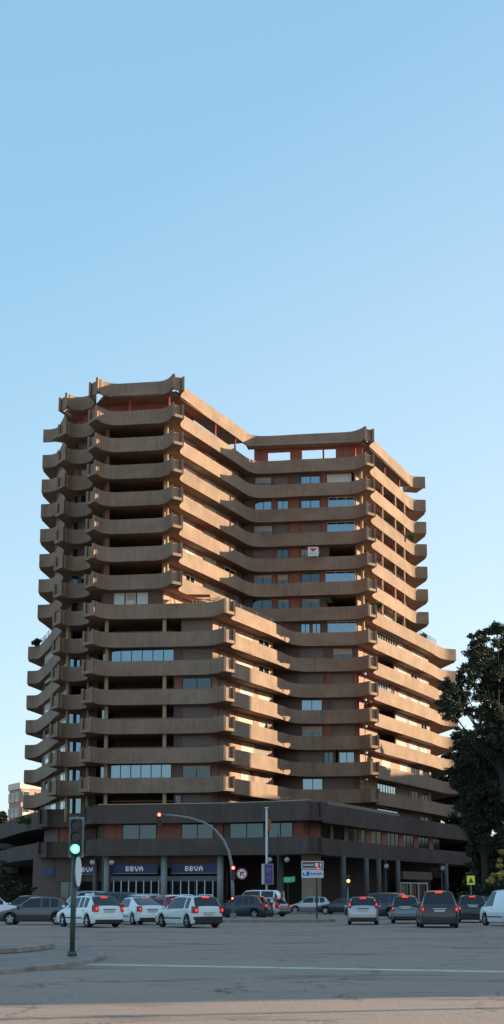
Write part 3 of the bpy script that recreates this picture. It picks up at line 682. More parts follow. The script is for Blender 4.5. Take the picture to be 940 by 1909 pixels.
# ---------------------------------------------------------------- vehicles
def interp(P, x):
    if x <= P[0][0]: return P[0][1]
    for (a, b), (c, d) in zip(P, P[1:]):
        if x <= c:
            t = (x-a)/(c-a); return b+(d-b)*t
    return P[-1][1]
def smoothstep(t): t = max(0,min(1,t)); return t*t*(3-2*t)
def car(kind_, paint, pos, ang, label, group=None, name='parked_car', cat='car', lit=True, **o):
    """x along the car, front at +x; built from one lofted shell split into body and glass"""
    D = dict(hatch=dict(L=4.15,W=1.74,H=1.47,cowl=.95,rf=.25,rr=-1.45,rb=-1.85,zb=.92,hood=.82,tail=.93,wb=2.55,wr=.31),
             mpv=dict(L=4.5,W=1.78,H=1.56,cowl=1.15,rf=.35,rr=-1.75,rb=-2.08,zb=.96,hood=.86,tail=1.0,wb=2.75,wr=.32),
             sedan=dict(L=4.5,W=1.76,H=1.44,cowl=.95,rf=.25,rr=-1.0,rb=-1.6,zb=.92,hood=.80,tail=1.0,wb=2.65,wr=.31),
             wagon=dict(L=4.42,W=1.76,H=1.54,cowl=1.0,rf=.25,rr=-1.75,rb=-2.08,zb=.92,hood=.84,tail=.98,wb=2.7,wr=.32),
             small=dict(L=3.9,W=1.68,H=1.46,cowl=.95,rf=.35,rr=-1.55,rb=-1.80,zb=.90,hood=.82,tail=.92,wb=2.45,wr=.30),
             minivan=dict(L=4.7,W=1.84,H=1.74,cowl=1.35,rf=.55,rr=-1.95,rb=-2.22,zb=1.02,hood=.95,tail=1.05,wb=2.85,wr=.34),
             suv=dict(L=4.5,W=1.82,H=1.70,cowl=1.0,rf=.35,rr=-1.75,rb=-2.12,zb=1.05,hood=1.0,tail=1.05,wb=2.6,wr=.36),
             van=dict(L=4.1,W=1.75,H=1.82,cowl=1.25,rf=.55,rr=-1.98,rb=-2.03,zb=1.02,hood=.92,tail=1.1,wb=2.65,wr=.32),
             bigvan=dict(L=4.9,W=1.9,H=1.92,cowl=1.55,rf=.75,rr=-2.3,rb=-2.42,zb=1.1,hood=1.0,tail=1.15,wb=3.0,wr=.34))[kind_]
    D.update(o.get('dims', {})); L_, W_, H_ = D['L'], D['W'], D['H']; hx = L_/2
    root = empty(name, (pos[0], pos[1], o.get('z', 0)), ang, label, cat, group)
    top = [(-hx,.62),(-hx+.04,D['tail']-.06),(D['rb'],D['tail']) if D['rb'] > -hx+.06 else (-hx+.07,D['tail']),(D['rr'],H_-.06),(D['rr']+.5,H_-.01),(D['rf']-.55,H_),(D['rf'],H_-.05),(D['cowl'],D['hood']+.10),(hx-.45,D['hood']-.08),(hx-.12,D['hood']-.2),(hx,.5)]
    top.sort(); zb = D['zb']; axr, axf = -D['wb']/2+(-.06), D['wb']/2-.06+.06; wr = D['wr']
    xs = sorted(set([round(-hx+i*L_/44,3) for i in range(45)]+[round(v,3) for v in (D['rr'],D['rb'],D['rf'],D['cowl'],-hx+.03,-hx+.08,hx-.03,hx-.08,axr-wr-.03,axr+wr+.03,axf-wr-.03,axf+wr+.03,axr,axf)]))
    xs = [x for i, x in enumerate(xs) if i == 0 or x-xs[i-1] > .012]
    pil = D.get('pillars', [(D['rr']+D['rf'])/2+.15, D['rr']+.55])
    NR = 17; rings = []
    for x in xs:
        e = abs(x)/hx; wf = W_/2*(1-.10*max(0,(e-.72)/.28)**2-.09*max(0,(e-.93)/.07)**2)
        tz = interp(top, x); bz = .20+.05*smoothstep((e-.8)/.2)
        for ax in (axr, axf):
            d = abs(x-ax)
            if d < wr+.05: bz = max(bz, wr+sqrt(max(0,(wr+.05)**2-d*d)))
        belt = min(zb+.05*(-x/hx)*.8, tz-.05); 
        low = min(bz, belt-.08)
        pts = [(wf*.94,low)]
        for j in range(1,6):
            t = j/5; z = low+(belt-low)*t; y = wf*(1-.02*(1-min(1,(z-.15)/.3))-.05*max(0,(z-.6)/.45)**2); pts.append((y,z))
        yb = pts[-1][0]; gh = tz-belt; sh = .30*gh if gh > .12 else gh*.5
        rimz = tz-min(.07,gh*.4)
        for j in range(1,6):
            t = j/5; pts.append((yb-sh*t**1.15-.01, belt+(rimz-belt)*t))
        yr = pts[-1][0]; k_ = min(.10, .3*yr)
        pts += [(yr-k_*.45, rimz+(tz-rimz)*.62),(yr-k_, rimz+(tz-rimz)*.86)]
        for f in (.66,.4,.2,0): pts.append(((yr-k_)*f, tz+(.025*(1-f*f) if gh > .2 else .02*(1-f*f))))
        rings.append(pts)
    npt = len(rings[0]); 
    def V(i, j, s): y, z = rings[i][j]; return (xs[i], s*y, z)
    body, side_gl, wind, rear = MB(), [MB(),MB()], MB(), MB(); allw = []
    solid_from = D.get('solid_from'); 
    for i in range(len(xs)-1):
        xm = (xs[i]+xs[i+1])/2
        for j in range(npt-1):
            for si, s in enumerate((1,-1)):
                q_ = [V(i,j,s), V(i+1,j,s), V(i+1,j+1,s), V(i,j+1,s)]
                if s < 0: q_ = q_[::-1]
                tgt = body
                inside = D['rr']-.05 < xm < D['cowl']-.12
                if 5 <= j <= 9 and inside:
                    frac_top = interp(top, xm)-zb
                    if frac_top > .26 and all(abs(xm-pp) > .045 for pp in pil) and xm > D['rr']+.10 and not (solid_from is not None and xm < solid_from): tgt = side_gl[si]
                if j >= 11 and D['rf'] < xm < D['cowl']: tgt = wind
                if D['rr'] > D['rb'] and D['rb']+.0 < xm < D['rr'] and j >= 11: tgt = rear
                if s < 0: pass
                tgt.add(q_[::-1], [[0,1,2,3]])
    # ends
    for i, sgn in ((0,-1),(len(xs)-1,1)):
        loop = [V(i,j,1) for j in range(npt)]+[V(i,j,-1) for j in range(npt-1)][::-1]
        loop = loop if sgn > 0 else loop[::-1]
        body.add(loop, [list(range(len(loop)))])
    def finish(mb, nm, m, parent=root, sm=True):
        ob = mb.build(nm, m, parent, sm); bm = bmesh.new(); bm.from_mesh(ob.data); bmesh.ops.remove_doubles(bm, verts=bm.verts, dist=1e-4); bmesh.ops.recalc_face_normals(bm, faces=bm.faces); bm.to_mesh(ob.data); bm.free(); return ob
    bo = finish(body, 'body', paint)
    if wind.v: finish(wind, 'windscreen', CARGL)
    for sg in side_gl:
        if sg.v: finish(sg, 'side_window', CARGL)
    if rear.v: finish(rear, 'rear_window', CARGL)
    # dark underbody
    g = MB(); g.box(-hx+.25, hx-.25, -W_/2+.12, W_/2-.12, .17, .5); g.build('underbody', BLACKP, root)
    # rear window pane for upright tails, bumper, plate, lamps
    zt_ = D['tail']; yw = W_/2
    if not rear.v:
        g = MB(); g.box(-hx-.012,-hx+.03,-yw*.72,yw*.72,zt_+.05,H_-.16); g.build('rear_window', CARGL, root)
    g = MB(); g.box(-hx-.035,-hx+.2,-yw*.86,yw*.86,.24,.40); g.build('rear_bumper_skirt', BLACKP, root)
    g = MB(); g.hexa([(-hx-.05,-yw*.80),(-hx+.10,-yw*.93),(-hx+.10,yw*.93),(-hx-.05,yw*.80)],.40,.55); g.build('rear_bumper', D.get('bump') or paint, root)
    pz = D.get('plate', .70); g = MB(); g.box(-hx-.032,-hx+.0,-.26,.26,pz-.055,pz+.055); g.build('number_plate', PLATE, root)
    g = MB(); g.box(-hx-.028,-hx+.02,-.34,.34,pz+.09,pz+.115); g.build('tailgate_trim', D.get('trim') or CHROME, root)
    tl = D.get('lamp', (.62,.92))
    for s in (1,-1):
        g = MB(); wd = D.get('lampw', .17); a_, b_ = sorted((s*yw*.93, s*(yw*.93-wd)))
        g.hexa([(-hx-.028,a_ if s < 0 else a_),(-hx+.26,a_),(-hx+.26,b_),(-hx-.028,b_)] if False else [(-hx-.03,s*(yw*.93-wd)),(-hx-.01,s*yw*.91),(-hx+.24,s*yw*.985),(-hx+.24,s*(yw*.93-wd))], tl[0], tl[1])
        t_ = g.build('tail_lamp', TAILD, root)
        if lit:
            m_ = MB(); zc_ = tl[0]+(tl[1]-tl[0])*.35; m_.ball((-hx-.03,s*(yw*.93-wd*.45),zc_+.03),(.025,wd*.30,(tl[1]-tl[0])*.24),8); m_.build('lit_bulb', TAIL, t_, True)
    if lit and not o.get('nohigh'):
        g = MB(); g.box(D['rr']-.10,D['rr']-.02,-.17,.17,H_-.11,H_-.055); g.build('high_brake_lamp', TAIL, root)
    for s in (1,-1):
        g = MB(); g.hexa([(hx-.02,s*yw*.50),(hx-.10,s*yw*.80),(hx-.42,s*yw*.955),(hx-.42,s*yw*.60)], .60, .735); g.build('headlamp', HEADL, root)
        g = MB(); g.ball((D['cowl']-.12,s*(yw+.09),zb+.06),(.07,.10,.075),8); g.tube([(D['cowl']-.1,s*(yw-.06),zb+.02),(D['cowl']-.12,s*(yw+.04),zb+.04)],.025,6); g.build('wing_mirror', D.get('mir') or paint, root, True)
        for xx in (pil[0]-.0,pil[0]+.85):
            g = MB(); g.box(xx-.75,xx-.55,s*(yw*.985)-.012,s*(yw*.985)+.018,zb-.14,zb-.11); g.build('door_handle', D.get('trim') or paint, root)
        g = MB(); g.box(-D['wb']/2+.42,D['wb']/2-.42,s*(yw*.995)-.012,s*(yw*.995)+.014,.44,.50); g.build('side_moulding', BLACKP, root)
    g = MB(); g.box(hx-.10,hx+.02,-yw*.62,yw*.62,.26,.46); g.build('front_grille', BLACKP, root)
    for ax in (axr, axf):
        for s in (1,-1):
            wy = s*(yw-.11)
            g = MB(); prof = [(.10,-.095),(wr*.93,-.10),(wr,-.06),(wr,.06),(wr*.93,.10),(wr*.66,.10)]
            n = 24; vv = []; ff = []
            for k in range(n):
                t = 2*pi*k/n
                for r_, yy in prof: vv.append((ax+r_*cos(t), wy+s*yy, wr+r_*sin(t)))
            m_ = len(prof)
            for k in range(n):
                for j in range(m_-1): ff.append([k*m_+j,k*m_+j+1,((k+1)%n)*m_+j+1,((k+1)%n)*m_+j])
            g.add(vv, ff); wh = g.build('wheel', RUBBER, root, False)
            r = MB(); r.disc((ax,wy+s*.03,wr),(0,1,0),wr*.67,.02,18)
            for k in range(5):
                t = 2*pi*k/5+.3; d = Vector((cos(t),0,sin(t))); pp = Vector((-sin(t),0,cos(t)))
                c0 = Vector((ax,wy+s*.095,wr)); r.add([c0+d*.02+pp*.05, c0+d*.02-pp*.05, c0+d*wr*.64-pp*.035, c0+d*wr*.64+pp*.035], [[0,1,2,3]])
            r.cur = 0
            rm = r.build('rim', RIM if not D.get('darkrim') else GMET, wh)
            hb = MB(); hb.disc((ax,wy+s*.075,wr),(0,1,0),wr*.2,.04,10); hb.build('hub_cap', RIM, wh)
            dk = MB(); dk.disc((ax,wy+s*.045,wr),(0,1,0),wr*.6,.012,16); dk.build('brake_disc', BLACKP, wh)
    if D.get('rails'):
        for s in (1,-1):
            g = MB(); g.tube([(D['rf']-.3,s*yw*.62,H_-.02),(D['rf']-.45,s*yw*.62,H_+.05),(D['rr']+.35,s*yw*.62,H_+.04),(D['rr']+.15,s*yw*.62,H_-.03)],.022,6); g.build('roof_rail', CHROME, root)
    return root
def paint(n, c, metal=0.0, rough=0.3): return mat(n, c, rough, metal, 0.5, coat=0.8)
WHITEP = paint('white_car_paint',(0.84,0.84,0.84)); WHITE2 = paint('offwhite_car_paint',(0.74,0.74,0.74)); GREYP = paint('dark_grey_metallic',(0.085,0.085,0.09),.6)
SILV = paint('silver_metallic',(0.42,0.44,0.46),.6); BLUEP = paint('dark_blue_paint',(0.02,0.028,0.05),.2); BLKP = paint('black_car_paint',(0.018,0.018,0.022),.1)
REDPA = paint('red_car_paint',(0.33,0.02,0.02)); STEEL = paint('steel_blue_metallic',(0.16,0.19,0.22),.5); PURP = paint('dark_plum_paint',(0.016,0.012,0.022),0)
def cpos(px, yb): return ground(px, yb)
def hd(c, s): return atan2(s, c)
def place(kind_, paint_, pxc, Y, c, s, label, **o):
    p = ((pxc-470)/FPX*(Y*cos(TILT)-1.6*sin(TILT)), Y)
    return car(kind_, paint_, p, atan2(s, c), label, **o)
GRP = 'cars at the junction'
place('sedan', WHITEP, -6, 118, 1,.06, 'white saloon cut off by the left edge of the photo', group=GRP, lit=False)
place('wagon', BLKP, 45, 128, -1,.1, 'dark estate glimpsed behind the grey hatchback at the far left', group=GRP, lit=False)
place('hatch', GREYP, 66, 90.5, -1,.04, 'dark grey metallic hatchback with five spoke alloy wheels, left of the white taxi', group=GRP, lit=False, dims=dict(L=4.25,H=1.49))
t = place('mpv', WHITEP, 166, 84.0, -.53,.85, 'white people carrier taxi with smoked rear window behind the green traffic light pole', group=GRP, dims=dict(L=4.6,H=1.56,rr=-1.55,rb=-2.12,lampw=.2,lamp=(.78,1.12),plate=.80,tail=1.05,trim=BLACKP), name='taxi', cat='taxi')
place('hatch', WHITEP, 255, 91.0, -.45,.89, 'white hatchback with dark rear screen between the white taxi and white estate', group=GRP, dims=dict(L=4.45,H=1.48,rr=-.95,rb=-2.05,tail=1.02,lamp=(.72,1.0),trim=BLACKP,plate=.74))
place('wagon', WHITE2, 351, 83.0, -.50,.866, 'white estate car with roof rails and big lit tail lamps, left of curved mast', group=GRP, dims=dict(H=1.56,rails=1,lampw=.2,lamp=(.72,1.05),bump=BLACKP,tail=1.04,plate=.66))
place('suv', SILV, 152, 112, -.9,-.42, 'pale high car with a reddish rear window, just above the roof of the white taxi', group=GRP, lit=False, dims=dict(H=1.86))
place('minivan', BLKP, 202, 110, -.85,.5, 'black people carrier roof showing above the white taxi', group=GRP, lit=False, dims=dict(H=1.78))
place('wagon', WHITE2, 258, 109, -.7,.7, 'white car with roof rack seen over the white hatchback', group=GRP, lit=False, dims=dict(H=1.60,rails=1))
place('hatch', REDPA, 288, 101, -.8,.6, 'red hatchback between the white hatchback and white estate', group=GRP, dims=dict(H=1.42,lamp=(.7,.9)))
place('mpv', WHITEP, 310, 106, -.85,-.5, 'white car facing left partly hidden behind the white estate', group=GRP, lit=False, dims=dict(H=1.6))
place('hatch', BLUEP, 449, 113, -.93,.37, 'dark blue hatchback waiting behind the curved signal mast', group=GRP, dims=dict(L=4.2,H=1.58,lamp=(.75,1.1)))
place('bigvan', WHITEP, 478, 137, -.95,.3, 'white passenger van with side windows behind the dark blue hatchback', group=GRP, lit=False, cat='van', name='passenger_van', dims=dict(H=1.98,L=4.7))
place('hatch', SILV, 489, 124, -.8,.6, 'silver hatchback between the dark blue hatchback and the passenger van', group=GRP, dims=dict(H=1.42))
place('hatch', SILV, 577, 146, -1,.03, 'silver hatchback parked side on facing left, behind the direction sign pole', group=GRP, lit=False, dims=dict(L=4.1,H=1.46))
place('sedan', BLKP, 640, 138, -.9,.3, 'black saloon between the side on silver hatchback and the silver rear one', group=GRP, lit=False, dims=dict(H=1.36))
place('small', SILV, 677, 91.5, .06,1, 'silver small hatchback seen from behind with all brake lamps lit', group=GRP, dims=dict(L=3.95,H=1.50,W=1.70,lamp=(.92,1.28),lampw=.13,plate=.78,tail=1.02,rr=-1.6,rb=-1.9,trim=BLACKP))
place('suv', BLKP, 706, 112, -.86,.5, 'black high hatchback crossing behind the silver small hatchback', group=GRP, dims=dict(H=1.74))
place('small', STEEL, 757, 95.5, .1,1, 'steel blue small hatchback left of the big dark people carrier', group=GRP, dims=dict(H=1.56,L=3.85,lamp=(.72,1.0),plate=.86,lampw=.15))
place('minivan', PURP, 815, 83.5, .05,1, 'big dark people carrier seen from behind with chrome tailgate strip', group=GRP, dims=dict(H=1.80,W=1.93,lamp=(.78,1.06),plate=.83,lampw=.14,tail=1.12))
place('mpv', BLKP, 877, 98.5, .05,1, 'black hatchback with pale roof edge, right of the big dark people carrier', group=GRP, dims=dict(H=1.58,lamp=(.70,1.0),plate=.95,lampw=.12))
place('van', WHITEP, 951, 87.0, -.30,.955, 'white delivery van with black side strip cut off by the right edge', group=GRP, lit=False, cat='van', name='delivery_van', dims=dict(solid_from=.25,H=1.86,mir=BLACKP,cowl=1.62,rf=.82,pillars=[.2,-.8]))
place('sedan', BLKP, 898, 121, .1,1, 'dark saloon glimpsed behind the white delivery van', group=GRP, dims=dict(H=1.5))
# amber indicator on the black hatchback, taxi roof light
tx = empty('taxi_roof_light', (0,0,0), 0, 'small pale taxi lamp on the roof of the white people carrier taxi', 'roof lamp')
bpy.data.objects.remove(tx)
g = MB(); g.hexa([(-.12,-.22),(.12,-.22),(.10,.22),(-.10,.22)],1.55,1.68); g.build('roof_light', WMET, t)

# ---------------------------------------------------------------- traffic lights
LGREEN = mat('lit_green_lens',(0.1,0.9,0.4),0.3,emit=(0.05,1.0,0.36),es=3); LCORE = mat('lit_green_core',(0.8,1,0.9),0.3,emit=(0.75,1,0.88),es=9)
LRED = mat('lit_red_lens',(0.9,0.05,0.03),0.3,emit=(1,0.05,0.03),es=4); LRC = mat('lit_red_core',(1,.3,.2),0.3,emit=(1,.22,.14),es=5); LOFF = mat('unlit_lens',(0.03,0.025,0.02),0.25)
def signal_head(parent, x, y, z0, n, lit, r=0.1, plate=True, housing=None, name='signal_head'):
    """lens faces towards -y; lit = index from the top"""
    H = n*r*2.7; g = MB(); g.box(x-r*1.25,x+r*1.25,y,y+r*1.6,z0,z0+H); hd_ = g.build(name, housing or BLACKP, parent)
    if plate: g = MB(); g.box(x-r*1.7,x+r*1.7,y+r*1.6+.003,y+r*1.6+.02,z0-.06,z0+H+.06); g.build('backing_plate', GMET, hd_)
    for i in range(n):
        zc = z0+H-(i+.5)*r*2.7; on = i == lit
        g = MB(); g.disc((x,y-.012,zc),(0,1,0),r,.03,20); g.build('lens', (LGREEN if i == n-1 else (LRED if i == 0 else AMBER)) if on else LOFF, hd_)
        if on: g = MB(); g.disc((x,y-.032,zc),(0,1,0),r*.42,.01,16); g.build('lamp_core', LCORE if i == n-1 else LRC, hd_)
        g = MB(); N = 14; vv = []; ff = []
        for k in range(N+1):
            t = -.15*pi+1.3*pi*k/N
            for yy, rr_ in ((y,r*1.14),(y-.16,r*1.14),(y-.16,r*1.07),(y,r*1.07)): vv.append((x+rr_*cos(t),yy,zc+rr_*sin(t)))
        for k in range(N):
            for j in range(4): ff.append([k*4+j,k*4+(j+1)%4,(k+1)*4+(j+1)%4,(k+1)*4+j])
        g.add(vv,ff); g.build('visor', BLACKP, hd_)
    return hd_
p = ground(134.5,1782,0.12)
e = empty('traffic_light', (p[0],p[1],.11), 0, 'near traffic light showing green on a dark green pole on the left island', 'traffic light')
g = MB(); g.tube([(0,0,0),(0,0,.12)],.12,14); g.build('base', GREENM, e, True)
g = MB(); g.tube([(0,0,.1),(0,0,2.6)],.068,16); g.build('pole', GREENM, e, True)
signal_head(e, 0.03, -.12, 2.47, 3, 2, r=0.110)
g = MB(); g.tube([(.03,.06,3.36),(.03,.06,3.44)],.03,8); g.build('finial', GMET, e)
sg = empty('road_sign', (p[0],p[1],.11), 0, 'round white road sign seen almost edge on, below the green traffic light', 'road sign')
g = MB(); ax_ = Vector((.996,-.09,0)).normalized(); g.disc((.11,-.02,2.06),ax_,.37,.02,24); g.build('sign_face', mat('white_sign_face',(0.78,0.80,0.80),0.5), sg)
g = MB(); g.disc((.098,-.016,2.06),ax_,.385,.015,24); g.build('sign_back', GMET, sg)
g = MB(); g.tube([(.05,0,2.0),(.1,-.01,2.0)],.02,6); g.build('bracket', GMET, sg)
# arched mast with two red lights
Y = 105.0; k_ = FPX
def wpt(px, py, Y): return at(px, py, Y)
b0 = wpt(435,1712,Y); e = empty('mast_traffic_light', (b0.x,Y,0.15), 0, 'tall grey curved mast traffic light with red lamps reaching over the road', 'traffic light')
pts = [(0,0,0)]+[tuple(wpt(a_,c_,Y)-Vector((b0.x,Y,0.15))) for a_,c_ in ((434,1650),(432,1612),(427,1588),(417,1566),(401,1547),(380,1533),(352,1524),(322,1520),(303,1519))]
g = MB(); g.tube(pts, [.12,.11,.10,.09,.085,.08,.07,.065,.06,.055], 12); g.build('mast', GMET, e, True)
g = MB(); g.tube([(0,0,0),(0,0,.3)],.2,12); g.build('base', GMET, e)
q_ = wpt(297,1541,Y); signal_head(e, q_.x-b0.x, -.15, q_.z-.15-.02, 3, 0, r=0.115, plate=False)
q_ = wpt(435,1640,Y); signal_head(e, q_.x-b0.x, -.25, q_.z-.15+.0, 3, 0, r=0.11, plate=False)
q_ = wpt(433.5,1682,Y); signal_head(e, q_.x-b0.x, -.22, q_.z-.15+.0, 2, 0, r=0.06, plate=False)
# round no right turn sign on the mast
q_ = wpt(451,1629,Y-.3); e = empty('prohibition_sign', (q_.x,Y-.3,q_.z), 0, 'round red rimmed no turning sign fixed beside the curved mast', 'road sign')
g = MB(); g.disc((0,0,0),(0,1,0),.37,.03,28); g.build('red_rim', mat('red_sign_paint',(0.5,0.03,0.03),0.5), e)
g = MB(); g.disc((0,-.02,0),(0,1,0),.28,.012,28); g.build('sign_face', mat('white_sign_face',(0.78,0.80,0.80),0.5), e)
g = MB(); g.add([(-.12,-.03,-.16),(-.05,-.03,-.16),(-.05,-.03,.0),(.0,-.03,.06),(.06,-.03,.06),(.06,-.03,.0),(.17,-.03,.10),(.06,-.03,.20),(.06,-.03,.13),(-.03,-.03,.13),(-.12,-.03,.04)],[list(range(11))]); g.build('arrow', BLACKP, e)
g = MB(); g.add([(-.19,-.034,.15),(-.15,-.034,.19),(.19,-.034,-.15),(.15,-.034,-.19)],[[0,1,2,3]]); g.build('slash', mat('red_sign_paint',(0.5,0.03,0.03),0.5), e)
g = MB(); g.tube([(-.5,.1,0),(0,.03,0)],.025,6); g.build('bracket', GMET, e)
# amber signal in the distance
Y = 128.0; q_ = wpt(649,1690,Y); e = empty('small_traffic_light', (q_.x,Y,0.0), 0, 'small traffic light glowing amber on a thin pole in front of the dark colonnade', 'traffic light')
zt2 = wpt(649,1630,Y).z; g = MB(); g.tube([(0,0,0),(0,0,zt2-.9)],.06,8); g.build('pole', GMET, e); signal_head(e, 0.05, -.1, zt2-1.0, 3, 1, r=0.12, plate=False)
# direction signs on the median
Y = 103.0; q_ = wpt(591,1716,Y); e = empty('direction_sign', (q_.x,Y,0.15), 0, 'brown and white direction boards stacked on a dark pole at the end of the median', 'direction sign')
def rel(px, py): v = wpt(px,py,Y); return (v.x-q_.x, v.z-.15)
g = MB(); g.tube([(0,0,0),(0,0,rel(591,1603)[1])],.055,10); g.build('pole', DMET, e)
def board(x0, y0, x1, y1, fm, bmat, nm, bt=.035):
    a1, b1 = rel(x0,y1), rel(x1,y0); g = MB(); g.box(a1[0],b1[0],-.11,-.07,a1[1],b1[1]); o_ = g.build(nm, fm, e)
    g = MB(); g.box(a1[0]+bt,b1[0]-bt,-.116,-.108,a1[1]+bt,b1[1]-bt); g.build('board_face', bmat, o_); return a1, b1, o_
W_S = mat('white_sign_face',(0.78,0.80,0.80),0.5); BRS = mat('brown_sign_face',(0.16,0.06,0.045),0.5); BLS = mat('blue_print',(0.03,0.10,0.42),0.5)
a1, b1, o1 = board(562,1605.5,603,1619.5,W_S,BRS,'brown_board',.045)
g = MB(); w1 = b1[0]-a1[0]; h1 = b1[1]-a1[1]
for i in range(9): g.box(a1[0]+w1*(.08+i*.055),a1[0]+w1*(.115+i*.055),-.122,-.117,a1[1]+h1*.38,a1[1]+h1*(.56+.06*(i%2)))
g.build('lettering', W_S, o1)
g = MB(); g.box(a1[0]+w1*.62,a1[0]+w1*.76,-.122,-.117,a1[1]+h1*.25,a1[1]+h1*.75); g.build('pictogram', W_S, o1)
g = MB(); g.add([(a1[0]+w1*f,-.122,a1[1]+h1*z_) for f,z_ in ((.81,.5),(.875,.82),(.94,.5),(.90,.5),(.90,.22),(.85,.22),(.85,.5))],[list(range(7))]); g.build('arrow', W_S, o1)
a1, b1, o1 = board(562.5,1621.5,603,1636.5,W_S,mat('pale_sign_face',(0.60,0.68,0.76),0.5),'white_board',.03)
g = MB(); w1 = b1[0]-a1[0]; h1 = b1[1]-a1[1]
for i, wd in enumerate((1,1,.7,1,1,.5,1,1.1,1,.8,1)): x0_ = a1[0]+w1*(.40+i*.05); g.box(x0_,x0_+w1*.036*wd,-.122,-.117,a1[1]+h1*.38,a1[1]+h1*(.58+.08*((i*7)%3==0)))
g.build('lettering', BLS, o1)
g = MB(); g.box(a1[0]+w1*.22,a1[0]+w1*.35,-.122,-.117,a1[1]+h1*.24,a1[1]+h1*.78); g.build('blue_square', BLS, o1)
g = MB(); g.add([(a1[0]+w1*f,-.122,a1[1]+h1*z_) for f,z_ in ((.05,.75),(.15,.30),(.15,.6),(.19,.25),(.06,.3))],[[0,1,2,3,4]]); g.build('arrow', BLACKP, o1)
g = MB(); v = rel(593,1619); g.ball((v[0],-.2,v[1]),.07,8); g.build('red_lamp', TAIL, e)
# banner pole with flag
Y = 140.0; q_ = wpt(497.5,1692,Y); e = empty('banner_post', (q_.x,Y,0.15), 0, 'tall white post carrying a purple poster panel and a furled red and yellow flag', 'banner post')
def rel2(px, py): v = wpt(px,py,Y); return (v.x-q_.x, v.z-.15)
g = MB(); g.tube([(0,0,0),(0,0,rel2(497,1507)[1])],[.11,.085],12); g.build('pole', WMET, e, True)
g = MB(); g.ball((0,0,rel2(497,1506)[1]),(.2,.2,.06),10); g.build('cap', WMET, e)
a1, b1 = rel2(487.5,1649), rel2(510,1610)
g = MB(); g.box(a1[0],b1[0],-.28,-.12,a1[1],b1[1]); g.build('panel_frame', BEIGE, e)
g = MB(); g.box(a1[0]+.28,b1[0]-.08,-.29,-.281,a1[1]+.08,b1[1]-.08); pf = g.build('poster', mat('purple_poster',(0.07,0.045,0.20),0.5,var=((3,1,3),.7,(0.12,0.08,0.26))), e)
g = MB(); 
for i,(zz,l_) in enumerate(((.25,.3),(.31,.42),(.40,.2),(.68,.35))): g.box(a1[0]+.45,a1[0]+.45+l_,-.296,-.292,b1[1]-zz*(b1[1]-a1[1]),b1[1]-zz*(b1[1]-a1[1])+.05)
g.build('lettering', mat('pale_print',(0.32,0.26,0.36),0.6), pf)
g = MB(); g.box(a1[0]+.03,a1[0]+.25,-.29,-.281,a1[1]+.08,b1[1]-.08); g.build('pale_strip', mat('pale_panel',(0.50,0.52,0.48),0.5), e)
zt3, zb3 = rel2(497,1522)[1], rel2(497,1545)[1]
fl_ = MB(); n = 10; vv = []; ff = []
for i in range(n+1):
    z = zt3+(zb3-zt3)*i/n
    for j in range(7):
        t = j/6; vv.append((.06+t*(.20+.28*(i/n)*(1-i/n)*2+.06*sin(i)), .05*sin(j*2.1+i*.5)+.02*j, z-.25*t))
for i in range(n):
    for j in range(6): ff.append([i*7+j,i*7+j+1,(i+1)*7+j+1,(i+1)*7+j])
fl_.add(vv, ff)
for idx in range(len(ff)): fl_.m[idx] = 1 if (idx%6) in (1,4) else 0
fo_ = fl_.build('flag', [mat('flag_red',(0.45,0.05,0.03),0.7), mat('flag_yellow',(0.55,0.35,0.04),0.7)], e)
# globe lamps
def globe_post(px, pys, Y, xs_, label, top=None):
    base = wpt(px, 1690, Y); e = empty('street_lamp', (base.x,Y,0.15), 0, label, 'street lamp', 'globe street lamps in front of the podium')
    zt_ = wpt(px, top or pys-12, Y).z-.15
    g = MB(); g.tube([(0,0,0),(0,0,zt_)],[.12,.07],10); g.build('post', DMET, e)
    for x_ in xs_:
        v = wpt(x_, pys, Y); dx = v.x-base.x; z = v.z-.15
        if abs(dx) > .2: g = MB(); g.tube([(0,0,z+.35),(dx*.6,0,z+.45),(dx,0,z+.28)],.03,6); g.build('arm', DMET, e)
        g = MB(); g.ball((dx,0,z),.24,12); g.build('globe', mat('frosted_globe',(0.42,0.41,0.36),0.4), e, True)
        g = MB(); g.tube([(dx,0,z+.2),(dx,0,z+.3)],[.15,.05],8); g.build('globe_cap', DMET, e)
globe_post(190.5,1608,150,(172.5,208.5),'dark post with twin globe lamps in front of the middle bank bay',1572)
globe_post(519,1603,151,(503,535),'dark post with twin globe lamps right of the banner post',1555)
globe_post(720.5,1615,158,(720.5,),'single globe lamp post before the dark colonnade, left of the entrance',1603)
globe_post(825.5,1619,165,(825.5,),'single globe lamp post right of the glazed entrance',1607)
# green sign, school crossing sign
Y = 152.0; v = wpt(540,1640,Y); e = empty('pharmacy_sign', (v.x,Y,v.z), 0, 'small green and white sign box by the dark passage', 'sign')
GS = mat('green_sign',(0.02,0.22,0.10),0.5,emit=(0.05,0.6,0.3),es=0.12)
g = MB(); g.box(-.55,.2,0,.1,-.25,.25); g.build('sign_box', GS, e); g = MB(); g.box(.22,.5,0,.1,-.2,.3); g.build('sign_box', GS, e)
g = MB(); 
for i in range(4): g.box(-.48+i*.16,-.38+i*.16,-.012,-.002,-.12,.14)
g.build('lettering', mat('pale_green_print',(0.35,0.6,0.45),0.6), e)
g = MB(); g.tube([(-.15,.06,-v.z+.15),(-.15,.06,-.2)],.04,6); g.build('pole', DMET, e)
Y = 125.0; v = wpt(878,1641,Y); e = empty('crossing_sign', (v.x,Y,0), 0, 'square yellow green crossing sign in front of the dark trees', 'road sign')
g = MB(); g.box(-.30,.30,-.04,0,v.z-.34,v.z+.34); g.build('sign_face', mat('fluorescent_yellow_green',(0.50,0.62,0.03),0.5,emit=(0.5,0.6,0.05),es=0.12), e)
